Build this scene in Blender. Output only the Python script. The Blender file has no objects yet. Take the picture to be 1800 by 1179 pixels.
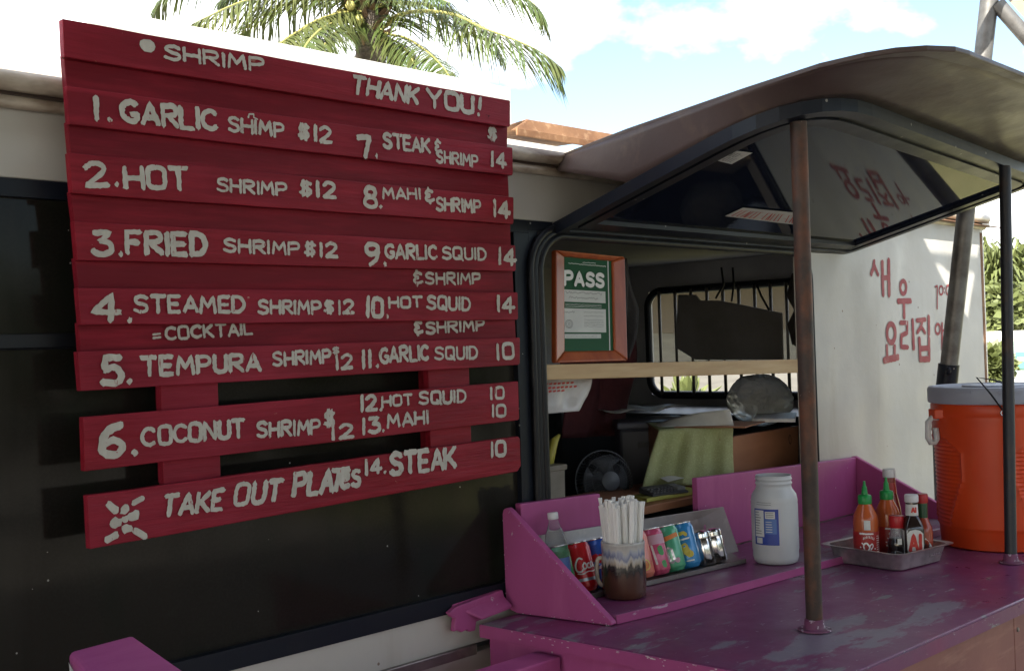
import bpy, bmesh, math, random
from math import sin, cos, pi, radians, sqrt, atan2, tan
from mathutils import Vector, Matrix, Euler, noise as mnoise
random.seed(7)
scene = bpy.context.scene
COL = scene.collection

# ------------------------------------------------------------------ camera, sky, sun, exposure
CAM = Vector((0, -2.05, 1.6)); FPX = 2000.0
YAW, PITCH, ROLL = radians(44.3), radians(.57), .033
cf = Vector((cos(YAW)*cos(PITCH), sin(YAW)*cos(PITCH), sin(PITCH)))
_r = Vector((sin(YAW), -cos(YAW), 0)); _u = _r.cross(cf)
cr = _r*cos(ROLL) - _u*sin(ROLL); cu = _u*cos(ROLL) + _r*sin(ROLL)
cd = bpy.data.cameras.new('camera'); cam = bpy.data.objects.new('camera', cd); COL.objects.link(cam)
cd.sensor_width = 36; cd.lens = 40; cd.clip_start = .05; cd.clip_end = 2000
cam.matrix_world = Matrix(((cr.x, cu.x, -cf.x, CAM.x), (cr.y, cu.y, -cf.y, CAM.y), (cr.z, cu.z, -cf.z, CAM.z), (0, 0, 0, 1)))
scene.camera = cam
SUN = Vector((-.78, -.33, .53)).normalized()          # direction towards the sun
world = bpy.data.worlds.new('World'); scene.world = world; world.use_nodes = True
nt = world.node_tree; nt.nodes.clear()
wo = nt.nodes.new('ShaderNodeOutputWorld'); b1 = nt.nodes.new('ShaderNodeBackground'); b2 = nt.nodes.new('ShaderNodeBackground')
sky = nt.nodes.new('ShaderNodeTexSky'); sky.sky_type = 'NISHITA'; sky.sun_disc = False
sky.sun_elevation = math.asin(SUN.z); sky.sun_rotation = atan2(SUN.x, SUN.y)
sky.air_density = 1.0; sky.dust_density = .6; sky.ozone_density = 1.2
b1.inputs[1].default_value = .075; nt.links.new(sky.outputs[0], b1.inputs[0])
b2.inputs[0].default_value = (1, .98, .95, 1); b2.inputs[1].default_value = 1.05
tc = nt.nodes.new('ShaderNodeTexCoord'); mp = nt.nodes.new('ShaderNodeMapping'); mp.inputs[3].default_value = (1, 1, 1.7)
mp.inputs[1].default_value = (3.3, -1, .7)
nz = nt.nodes.new('ShaderNodeTexNoise'); nz.inputs['Scale'].default_value = 3.1; nz.inputs['Detail'].default_value = 7; nz.inputs['Roughness'].default_value = .55
rp = nt.nodes.new('ShaderNodeValToRGB'); rp.color_ramp.elements[0].position = .47; rp.color_ramp.elements[1].position = .66
mx = nt.nodes.new('ShaderNodeMixShader')
nt.links.new(tc.outputs['Generated'], mp.inputs[0]); nt.links.new(mp.outputs[0], nz.inputs['Vector']); nt.links.new(nz.outputs[0], rp.inputs[0])
nt.links.new(rp.outputs[0], mx.inputs[0]); nt.links.new(b1.outputs[0], mx.inputs[1]); nt.links.new(b2.outputs[0], mx.inputs[2]); nt.links.new(mx.outputs[0], wo.inputs[0])
sl = bpy.data.lights.new('sun', 'SUN'); sl.energy = 4.2; sl.angle = radians(.5); sl.color = (1, .95, .87)
so = bpy.data.objects.new('sun', sl); COL.objects.link(so); so.location = (-6, -5, 9)
so.rotation_euler = (-SUN).to_track_quat('-Z', 'Y').to_euler()
vs = scene.view_settings; vs.view_transform = 'Standard'; vs.look = 'None'; vs.gamma = 1; vs.exposure = 1.9
scene.render.engine = 'CYCLES'

# ------------------------------------------------------------------ measuring: a ray through the photograph met with a real plane
def ray(x, y): return cr*((x-900)/FPX) - cu*((y-589.5)/FPX) + cf
def aY(x, y, Y): d = ray(x, y); return CAM + d*((Y-CAM.y)/d.y)
def aZ(x, y, Z): d = ray(x, y); return CAM + d*((Z-CAM.z)/d.z)
def aX(x, y, X): d = ray(x, y); return CAM + d*((X-CAM.x)/d.x)
def aP(x, y, k, z0): d = ray(x, y); return CAM + d*((z0 + k*CAM.y - CAM.z)/(d.z - k*d.y))   # plane z = z0 + k*y

# ------------------------------------------------------------------ materials
MATS = {}
def mat(name, col, rough=.6, metal=0, spec=.5, var=None, bump=None, chips=None, alpha=None, trans=0, coord='Object', stretch=(1, 1, 1), ior=1.45, coat=0, rvar=0, specks=None):
    """var=(scale, colour2, lo, hi); bump=(scale, strength); chips=[(scale, threshold, colour, stretch)]"""
    if name in MATS: return MATS[name]
    m = bpy.data.materials.new(name); m.use_nodes = True; n = m.node_tree.nodes; L = m.node_tree.links
    p = n['Principled BSDF']; MATS[name] = m
    p.inputs['Base Color'].default_value = (*col, 1); p.inputs['Roughness'].default_value = rough; p.inputs['Metallic'].default_value = metal
    p.inputs['Specular IOR Level'].default_value = spec; p.inputs['IOR'].default_value = ior; p.inputs['Coat Weight'].default_value = coat
    p.inputs['Transmission Weight'].default_value = trans
    if alpha is not None: p.inputs['Alpha'].default_value = alpha
    t = n.new('ShaderNodeTexCoord'); mp = n.new('ShaderNodeMapping'); mp.inputs[3].default_value = stretch; L.new(t.outputs[coord], mp.inputs[0])
    cur = None
    def noise(scale, detail=5, rough=.6, st=None):
        z = n.new('ShaderNodeTexNoise'); z.inputs['Scale'].default_value = scale; z.inputs['Detail'].default_value = detail; z.inputs['Roughness'].default_value = rough
        if st:
            q = n.new('ShaderNodeMapping'); q.inputs[3].default_value = st; L.new(t.outputs[coord], q.inputs[0]); L.new(q.outputs[0], z.inputs['Vector'])
        else: L.new(mp.outputs[0], z.inputs['Vector'])
        return z.outputs[0]
    def ramp(src, lo, hi):
        r = n.new('ShaderNodeMapRange'); r.inputs[1].default_value = lo; r.inputs[2].default_value = hi; L.new(src, r.inputs[0]); return r.outputs[0]
    def mixc(fac, a, b):
        x = n.new('ShaderNodeMix'); x.data_type = 'RGBA'; L.new(fac, x.inputs[0])
        for s, v in ((6, a), (7, b)):
            if isinstance(v, tuple): x.inputs[s].default_value = (*v, 1)
            else: L.new(v, x.inputs[s])
        return x.outputs[2]
    cur = col
    vl = var if isinstance(var, list) else ([var] if var else [])
    for (sc, c2, lo, hi, *st) in vl: cur = mixc(ramp(noise(sc, st=st[0] if st else None), lo, hi), cur, c2)
    rsrc = None
    for (sc, th, c2, st) in (chips or []):
        f = ramp(noise(sc, 8, .65, st), th, th+.025); cur = mixc(f, cur, c2)
    if specks:
        sc, size, frac, c2 = specks; z = n.new('ShaderNodeTexVoronoi'); z.inputs['Scale'].default_value = sc; L.new(t.outputs[coord], z.inputs['Vector'])
        f1 = n.new('ShaderNodeMath'); f1.operation = 'LESS_THAN'; f1.inputs[1].default_value = size; L.new(z.outputs['Distance'], f1.inputs[0])
        sp_ = n.new('ShaderNodeSeparateColor'); L.new(z.outputs['Color'], sp_.inputs[0]); f2 = n.new('ShaderNodeMath'); f2.operation = 'LESS_THAN'; f2.inputs[1].default_value = frac; L.new(sp_.outputs[0], f2.inputs[0])
        f3 = n.new('ShaderNodeMath'); f3.operation = 'MULTIPLY'; L.new(f1.outputs[0], f3.inputs[0]); L.new(f2.outputs[0], f3.inputs[1]); cur = mixc(f3.outputs[0], cur, c2)
    if not isinstance(cur, tuple): L.new(cur, p.inputs['Base Color'])
    if rvar:
        rr = n.new('ShaderNodeMapRange'); rr.inputs[1].default_value = .3; rr.inputs[2].default_value = .7
        rr.inputs[3].default_value = max(.02, rough-rvar); rr.inputs[4].default_value = min(1, rough+rvar); L.new(noise(6, 6), rr.inputs[0]); L.new(rr.outputs[0], p.inputs['Roughness'])
    if bump:
        b = n.new('ShaderNodeBump'); b.inputs['Strength'].default_value = bump[1]; b.inputs['Distance'].default_value = bump[2] if len(bump) > 2 else .01
        L.new(noise(bump[0], 6), b.inputs['Height']); L.new(b.outputs[0], p.inputs['Normal'])
    return m
W1 = (1, 1, 1)
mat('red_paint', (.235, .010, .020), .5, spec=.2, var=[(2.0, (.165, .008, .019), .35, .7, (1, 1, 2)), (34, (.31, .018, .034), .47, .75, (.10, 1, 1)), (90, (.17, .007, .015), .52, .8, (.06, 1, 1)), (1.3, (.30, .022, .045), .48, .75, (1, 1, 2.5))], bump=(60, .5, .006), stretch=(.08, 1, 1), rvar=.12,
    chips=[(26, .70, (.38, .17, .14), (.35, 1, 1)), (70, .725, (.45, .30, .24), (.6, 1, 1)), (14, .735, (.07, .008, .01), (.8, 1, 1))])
mat('red_paint_recess_shade', (.18, .008, .017), .55, spec=.2, var=[(2.2, (.15, .007, .018), .35, .7, (1, 1, 2)), (34, (.28, .014, .030), .47, .75, (.10, 1, 1)), (90, (.15, .006, .014), .52, .8, (.06, 1, 1))], bump=(60, .4, .005), stretch=(.08, 1, 1), rvar=.12)  # shade of the set-back boards put into a darker copy of the red
mat('brush_white', (.52, .50, .445), .6, spec=.3, var=[(30, (.43, .405, .355), .42, .7), (80, (.58, .56, .51), .5, .8, (1, 1, .3))], chips=[(75, .625, (.31, .09, .09), (1, 1, .3)), (160, .66, (.36, .14, .13), (1, 1, .6))])
mat('brush_red', (.30, .035, .045), .6, var=(14, (.42, .13, .12), .45, .8), chips=[(40, .66, (.48, .36, .33), (1, 1, .4))])
mat('van_white', (.52, .50, .46), .42, spec=.5, var=[(1.6, (.44, .41, .36), .42, .75), (5, (.37, .325, .265), .58, .85, (1, 1, .15))], bump=(2.3, .12, .05), rvar=.12,
    chips=[(34, .74, (.24, .18, .13), W1)], specks=(16, .07, .2, (.22, .16, .12)))
mat('cream', (.72, .66, .55), .45, var=[(5, (.36, .27, .19), .48, .78, (.3, 1, 1))], bump=(8, .15, .01))
mat('gutter_metal', (.66, .58, .47), .35, spec=.6, var=[(7, (.16, .10, .065), .50, .66, (.35, 1, 1))], bump=(30, .2, .005))
mat('rust_brown', (.24, .125, .062), .75, var=[(8, (.12, .052, .025), .4, .7), (40, (.40, .26, .15), .55, .8)], bump=(30, .4, .006))
mat('black_paint', (.009, .012, .020), .38, spec=.25, specks=(45, .16, .10, (.25, .24, .22)), var=(5, (.016, .018, .023), .45, .75), bump=(40, .06, .003), rvar=.08)
mat('tinted_glass', (.0125, .0115, .010), .09, spec=.15, var=[(2.5, (.019, .015, .012), .4, .7), (180, (.018, .016, .0135), .45, .6), (7, (.010, .013, .009), .5, .75, (1, 1, .3)), (4, (.030, .027, .023), .56, .80, (1, 1, .10)), (2.2, (.026, .030, .020), .58, .75, (1, 1, 1.6))], specks=(34, .065, .12, (.36, .35, .32)), rvar=.05)
mat('hatch_glass', (.010, .014, .028), .045, spec=.5, ior=1.13)
mat('black_rubber', (.008, .009, .012), .4, spec=.35)
mat('torn', (.11, .078, .065), .7); mat('flange_old', (.17, .05, .11), .55, var=(20, (.08, .05, .06), .45, .7), chips=[(50, .56, (.45, .36, .42), W1)]); mat('pole_dark', (.026, .028, .034), .45, metal=.2, var=[(14, (.06, .04, .03), .5, .72)], bump=(60, .3, .004), chips=[(36, .73, (.3, .28, .27), W1)])
mat('canopy_brown', (.100, .070, .063), .42, spec=.4, var=[(1.7, (.078, .055, .051), .4, .7), (9, (.150, .106, .078), .56, .8, (.3, 1.2, 1))], bump=(5, .3, .012), rvar=.1, chips=[(40, .70, (.07, .048, .04), (.3, 1, 1))])
mat('pole_rust', (.060, .042, .034), .6, metal=.2, var=[(9, (.19, .068, .032), .46, .64, (1, 1, .5)), (7, (.035, .030, .028), .5, .7), (30, (.10, .06, .045), .55, .75)], bump=(60, .35, .004), chips=[(36, .715, (.5, .45, .42), W1)])
mat('post_grey', (.17, .165, .155), .45, metal=.5, var=(12, (.09, .08, .07), .45, .7), bump=(40, .2, .004))
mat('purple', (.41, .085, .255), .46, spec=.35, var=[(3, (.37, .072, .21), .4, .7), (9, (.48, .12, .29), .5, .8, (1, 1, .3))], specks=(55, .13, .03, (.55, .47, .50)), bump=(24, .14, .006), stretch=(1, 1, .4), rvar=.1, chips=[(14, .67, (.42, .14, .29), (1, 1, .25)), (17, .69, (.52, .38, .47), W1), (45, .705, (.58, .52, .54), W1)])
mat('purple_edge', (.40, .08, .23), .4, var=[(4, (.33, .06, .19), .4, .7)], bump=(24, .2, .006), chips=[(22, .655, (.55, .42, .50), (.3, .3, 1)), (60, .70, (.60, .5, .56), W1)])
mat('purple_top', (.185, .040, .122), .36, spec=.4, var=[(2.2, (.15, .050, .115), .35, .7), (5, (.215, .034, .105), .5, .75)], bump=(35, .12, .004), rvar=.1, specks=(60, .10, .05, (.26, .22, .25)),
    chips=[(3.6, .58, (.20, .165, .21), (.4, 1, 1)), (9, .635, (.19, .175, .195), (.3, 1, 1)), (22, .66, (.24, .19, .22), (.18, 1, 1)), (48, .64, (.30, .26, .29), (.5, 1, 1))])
mat('chip_white', (.62, .55, .57), .6)
mat('bare_ply', (.27, .105, .085), .5, var=[(4, (.20, .07, .065), .4, .7), (16, (.36, .175, .13), .52, .8, (.4, 1, 3))], bump=(30, .2, .005), chips=[(9, .69, (.42, .40, .38), (.8, 1, 1.4))])
mat('steel', (.62, .60, .58), .36, metal=.85, var=(20, (.34, .33, .32), .4, .7), rvar=.08)
mat('steel_dull', (.27, .245, .235), .42, metal=.8, var=[(6, (.20, .16, .15), .4, .7), (25, (.33, .29, .26), .55, .8)], bump=(30, .15, .003))
mat('alu', (.62, .62, .62), .25, metal=1)
mat('chrome', (.6, .59, .57), .14, metal=1)
mat('pine', (.52, .355, .18), .5, var=[(10, (.42, .26, .12), .45, .7, (.25, 1, 3)), (40, (.58, .42, .24), .5, .8, (.1, 1, 1))], bump=(60, .15, .002), stretch=(.1, 1, 1), chips=[(13, .735, (.16, .07, .03), (1, 1, 1))])
mat('frame_wood', (.40, .095, .028), .32, coat=.15, var=(18, (.27, .055, .018), .4, .7, (1, 1, .2)), bump=(50, .1, .002))
mat('drawer_wood', (.38, .17, .085), .5, var=[(7, (.26, .105, .05), .42, .7, (.3, 1, 1))], bump=(40, .2, .002))
mat('cert_green', (.018, .085, .034), .4, spec=.12)
mat('paper', (.62, .63, .60), .6, var=(15, (.55, .56, .54), .4, .7))
mat('ink', (.03, .03, .035), .6); mat('ink_grey', (.18, .19, .19), .6); mat('white_print', (.75, .75, .72), .4); mat('red_print', (.50, .04, .03), .5)
mat('white_plastic', (.60, .60, .60), .4, spec=.5)
mat('bag_white', (.62, .61, .60), .35, bump=(22, .5, .01))
mat('bag_grey', (.60, .605, .60), .28, spec=.9, trans=.45, ior=1.1, var=(4, (.70, .70, .68), .48, .72), bump=(7, .9, .03), stretch=(1, 1, .45))
mat('dark_plastic', (.05, .052, .058), .4, bump=(60, .1, .002)); mat('dark_blue_plastic', (.075, .078, .10), .42)
mat('fan_plastic', (.075, .08, .092), .4)
mat('interior', (.42, .41, .42), .7, var=(3, (.32, .31, .32), .4, .7)); mat('bar_metal', (.10, .09, .08), .5); mat('interior_light', (.10, .10, .105), .7)
mat('maroon', (.10, .022, .025), .85, var=(5, (.06, .014, .018), .4, .7), bump=(9, .6, .03))
mat('dark_cloth', (.06, .055, .055), .9, bump=(12, .5, .02))
mat('towel', (.40, .42, .23), .95, var=[(4, (.33, .37, .16), .4, .7), (160, (.46, .50, .27), .5, .7)], bump=(240, .6, .003))
mat('notebook', (.42, .42, .10), .7)
mat('bucket', (.25, .22, .175), .6, var=(10, (.17, .145, .11), .4, .7)); mat('banana', (.42, .36, .06), .5)
mat('card_dark', (.26, .245, .235), .8, var=(4, (.20, .185, .17), .4, .7))
mat('mug_glaze', (.075, .035, .022), .2, coat=.4, var=(12, (.03, .02, .016), .4, .7)); mat('mug_white', (.48, .47, .47), .22, coat=.4, var=[(16, (.22, .24, .34), .47, .66, (1, 1, 3))])
mat('mug_drip', (.42, .36, .28), .22, coat=.4, var=(26, (.05, .04, .035), .5, .62, (1, 1, .3)))
mat('straw', (.85, .84, .80), .6, bump=(120, .2, .001))
mat('jar_plastic', (.66, .68, .68), .35, trans=.25, var=(6, (.58, .60, .61), .4, .7)); mat('label_blue', (.03, .06, .30), .35); mat('label_blue_light', (.08, .17, .42), .35)
mat('can_red', (0.562, 0.015, 0.022), .25, metal=.1, coat=.5); mat('can_green', (0.025, 0.275, 0.075), .25, metal=.1, coat=.5); mat('can_blue', (0.025, 0.100, 0.450), .25, metal=.1, coat=.5)
mat('can_pink', (0.562, 0.075, 0.163), .25, metal=.1, coat=.5); mat('can_orange', (0.688, 0.188, 0.125), .25, metal=.1, coat=.5); mat('can_teal', (0.075, 0.375, 0.200), .25, metal=.1, coat=.5)
mat('can_sky', (0.031, 0.237, 0.525), .25, metal=.1, coat=.5); mat('print_yellow', (.62, .48, .06), .4); mat('print_orange', (.65, .20, .03), .4); mat('print_green', (.05, .30, .07), .4); mat('print_silver', (.50, .52, .55), .25, metal=.6)
mat('print_pinkpale', (.55, .32, .38), .4)
mat('clear_plastic', (.85, .88, .9), .08, trans=.92, ior=1.2); mat('water', (.55, .6, .65), .1, trans=.8, ior=1.2)
mat('sauce_orange', (.46, .10, .028), .2, coat=.3); mat('label_red', (.33, .02, .018), .35); mat('cap_green', (.012, .26, .055), .35); mat('cap_red', (.42, .015, .02), .35)
mat('ketchup', (.20, .025, .022), .15, coat=.4); mat('soy', (.008, .006, .007), .08, coat=.5); mat('steak_sauce', (.018, .010, .009), .1, coat=.5); mat('glass_clear', (.8, .82, .84), .05, trans=.85, ior=1.3)
mat('hot_sauce', (.33, .055, .03), .15, coat=.4); mat('label_green', (.015, .07, .03), .3)
mat('cooler_orange', (.62, .060, .010), .4, var=[(3, (.52, .047, .008), .4, .7), (14, (.58, .085, .025), .55, .8, (1, 1, .3))], chips=[(30, .72, (.30, .05, .02), W1)], bump=(90, .08, .002)); mat('cooler_grey', (.34, .36, .43), .45, var=(6, (.29, .31, .37), .45, .75), chips=[(40, .72, (.22, .2, .2), W1)])
mat('ground', (.36, .33, .28), .9, var=[(1.5, (.29, .265, .22), .4, .7), (40, (.43, .40, .35), .5, .8)], bump=(50, .5, .02))
mat('grass', (.42, .38, .15), .95, var=[(3, (.30, .30, .10), .4, .7), (45, (.50, .46, .24), .45, .75)], bump=(60, .9, .05))
mat('leaf_dark', (.035, .065, .018), .55, var=(3, (.06, .09, .025), .4, .7)); mat('leaf_light', (.13, .15, .05), .5, var=(3, (.08, .10, .03), .4, .7)); mat('leaf_dry', (.19, .15, .085), .7)
mat('frond', (.055, .085, .020), .42, var=(2.5, (.085, .095, .028), .4, .7)); mat('frond_pale', (.095, .105, .030), .42, var=(2.5, (.06, .08, .022), .4, .7)); mat('rachis', (.30, .28, .09), .5); mat('palm_bark', (.16, .135, .11), .9, var=(9, (.07, .055, .045), .4, .7), bump=(14, .8, .04)); mat('palm_fibre', (.20, .13, .08), .95, bump=(30, .8, .02)); mat('coconut', (.42, .38, .12), .5)
mat('house_white', (.66, .65, .62), .7, var=(2, (.58, .57, .54), .4, .7)); mat('sign_green', (.10, .30, .25), .5); mat('sign_pale', (.48, .60, .57), .5); mat('fence_metal', (.5, .52, .5), .5); mat('roof_tin', (.33, .27, .20), .5, metal=.3, var=(4, (.26, .2, .14), .4, .7), bump=(8, .3, .01)); mat('sun_block_cloth', (.10, .095, .085), .9); mat('shed_wall', (.13, .125, .115), .8, var=(3, (.10, .095, .09), .4, .7, (1, 1, 6))); mat('shed_boards', (.085, .070, .058), .8)

# ------------------------------------------------------------------ mesh building
def mug_material():
    m = bpy.data.materials.new('mug_stoneware'); m.use_nodes = True; n = m.node_tree.nodes; L = m.node_tree.links; p = n['Principled BSDF']; p.inputs['Roughness'].default_value = .22; p.inputs['Coat Weight'].default_value = .3
    t = n.new('ShaderNodeTexCoord'); s = n.new('ShaderNodeSeparateXYZ'); L.new(t.outputs['Object'], s.inputs[0])
    mp = n.new('ShaderNodeMapping'); mp.inputs[3].default_value = (1, 1, .16); L.new(t.outputs['Object'], mp.inputs[0]); z = n.new('ShaderNodeTexNoise'); z.inputs['Scale'].default_value = 85; z.inputs['Detail'].default_value = 4; L.new(mp.outputs[0], z.inputs['Vector'])
    a = n.new('ShaderNodeMath'); a.operation = 'MULTIPLY_ADD'; a.inputs[1].default_value = .055; L.new(z.outputs[0], a.inputs[0]); L.new(s.outputs[2], a.inputs[2])
    r = n.new('ShaderNodeMapRange'); r.inputs[1].default_value = .0275; r.inputs[2].default_value = .1695; L.new(a.outputs[0], r.inputs[0])
    c = n.new('ShaderNodeValToRGB'); e = c.color_ramp.elements; e[0].position = 0; e[0].color = (.085, .036, .02, 1); e[1].position = 1; e[1].color = (.42, .40, .37, 1)
    for q, k in ((.40, (.075, .032, .02, 1)), (.50, (.022, .016, .014, 1)), (.58, (.03, .026, .026, 1)), (.62, (.34, .29, .22, 1)), (.70, (.45, .43, .40, 1)), (.76, (.16, .18, .28, 1)), (.84, (.36, .38, .44, 1)), (.90, (.50, .48, .44, 1))):
        x = e.new(q); x.color = k
    L.new(r.outputs[0], c.inputs[0]); L.new(c.outputs[0], p.inputs['Base Color']); MATS['mug_stoneware'] = m
mug_material()
class MB:
    def __init__(s): s.v = []; s.f = []; s.mi = []; s.cur = 0
    def add(s, vs, fs):
        b = len(s.v); s.v += [Vector(v) for v in vs]
        for f in fs: s.f.append([b+i for i in f]); s.mi.append(s.cur)
        return s
    def box(s, lo, hi):
        (a, b, c), (d, e, f) = lo, hi
        return s.hexa([(a, b, c), (d, b, c), (d, e, c), (a, e, c)], [(a, b, f), (d, b, f), (d, e, f), (a, e, f)])
    def hexa(s, bot, top):
        n = len(bot); s.add(list(bot)+list(top), [tuple(reversed(range(n))), tuple(range(n, 2*n))] + [(i, (i+1) % n, n+(i+1) % n, n+i) for i in range(n)]); return s
    def prism(s, poly, ext):
        ext = Vector(ext); p = [Vector(q) for q in poly]; return s.hexa(p, [q+ext for q in p])
    def sheet(s, poly): s.add(poly, [tuple(range(len(poly)))]); return s
    def grid(s, fn, nu, nv):
        s.add([fn(i/nu, j/nv) for j in range(nv+1) for i in range(nu+1)], [(j*(nu+1)+i, j*(nu+1)+i+1, (j+1)*(nu+1)+i+1, (j+1)*(nu+1)+i) for j in range(nv) for i in range(nu)]); return s
    def lathe(s, prof, n=28, o=(0, 0, 0), sx=1, sy=1):
        vs = []; fs = []; o = Vector(o)
        for r, z in prof:
            for i in range(n): a = 2*pi*i/n; vs.append(o + Vector((r*cos(a)*sx, r*sin(a)*sy, z)))
        for j in range(len(prof)-1):
            for i in range(n): k = (i+1) % n; fs.append((j*n+i, j*n+k, (j+1)*n+k, (j+1)*n+i))
        if prof[0][0] > 1e-5: fs.append(tuple(reversed(range(n))))
        if prof[-1][0] > 1e-5: m = (len(prof)-1)*n; fs.append(tuple(range(m, m+n)))
        s.add(vs, fs); return s
    def tube(s, path, r, n=10, caps=True):
        path = [Vector(p) for p in path]; R = r if isinstance(r, (list, tuple)) else [r]*len(path); vs = []; fs = []; prev = None
        for i, p in enumerate(path):
            t = (path[min(i+1, len(path)-1)] - path[max(i-1, 0)]).normalized()
            if prev is None: a = t.cross(Vector((0, 0, 1)) if abs(t.z) < .9 else Vector((1, 0, 0))).normalized()
            else:
                a = prev - t*prev.dot(t); a.normalize()
            prev = a; b = t.cross(a)
            for k in range(n): g = 2*pi*k/n; vs.append(p + (a*cos(g)+b*sin(g))*R[i])
        for i in range(len(path)-1):
            for k in range(n): q = (k+1) % n; fs.append((i*n+k, i*n+q, (i+1)*n+q, (i+1)*n+k))
        if caps: fs.append(tuple(reversed(range(n)))); m = (len(path)-1)*n; fs.append(tuple(range(m, m+n)))
        s.add(vs, fs); return s
    def cylpatch(s, r, a0, a1, z0, z1, n=10, fn=None):
        fn = fn or (lambda a, z: (r*cos(a), r*sin(a), z)); return s.grid(lambda u, v: fn(a0+(a1-a0)*u, z0+(z1-z0)*v), n, 4)
    def move(s, off): off = Vector(off); s.v = [v-off for v in s.v]; return s
    def rot(s, rz): m = Matrix.Rotation(rz, 3, 'Z'); s.v = [m @ v for v in s.v]; return s

def prop(o, label=None, cat=None, group=None, kind=None):
    if label: o['label'] = label
    if cat: o['category'] = cat
    if group: o['group'] = group
    if kind: o['kind'] = kind
    return o
def obj(name, mb, m, parent=None, bevel=0, smooth=False, world=False, seg=2, solid=0, recalc=True):
    """one mesh object; world=True: vertices are in world space and are made local to the parent chain (unrotated)"""
    if world and parent:
        off = Vector(); q = parent
        while q: off += Vector(q.location); q = q.parent
        mb.move(off)
    me = bpy.data.meshes.new(name); me.from_pydata([tuple(v) for v in mb.v], [], mb.f)
    for x in (m if isinstance(m, (list, tuple)) else [m]): me.materials.append(MATS[x])
    for p, i in zip(me.polygons, mb.mi): p.material_index = i; p.use_smooth = bool(smooth)
    if recalc:
        bm = bmesh.new(); bm.from_mesh(me); bmesh.ops.recalc_face_normals(bm, faces=bm.faces); bm.to_mesh(me); bm.free()
    me.validate(); o = bpy.data.objects.new(name, me); COL.objects.link(o)
    if parent: o.parent = parent
    if solid: md = o.modifiers.new('t', 'SOLIDIFY'); md.thickness = solid; md.offset = 0
    if bevel: md = o.modifiers.new('b', 'BEVEL'); md.width = bevel; md.segments = seg; md.limit_method = 'ANGLE'; md.angle_limit = radians(35); md.harden_normals = False
    if smooth and smooth is not True:
        try: me.set_sharp_from_angle(angle=radians(smooth))
        except Exception: pass
    return o
def thing(name, label, cat, loc=(0, 0, 0), rot=(0, 0, 0), group=None):
    o = bpy.data.objects.new(name, None); COL.objects.link(o); o.location = loc; o.rotation_euler = rot; o.empty_display_size = .1
    return prop(o, label, cat, group)
def struct(name, mb, m, **k): return prop(obj(name, mb, m, **k), kind='structure')
def copy_tree(o, parent=None):
    c = o.copy(); COL.objects.link(c); c.parent = parent
    for ch in list(o.children): copy_tree(ch, c)
    return c

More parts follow.
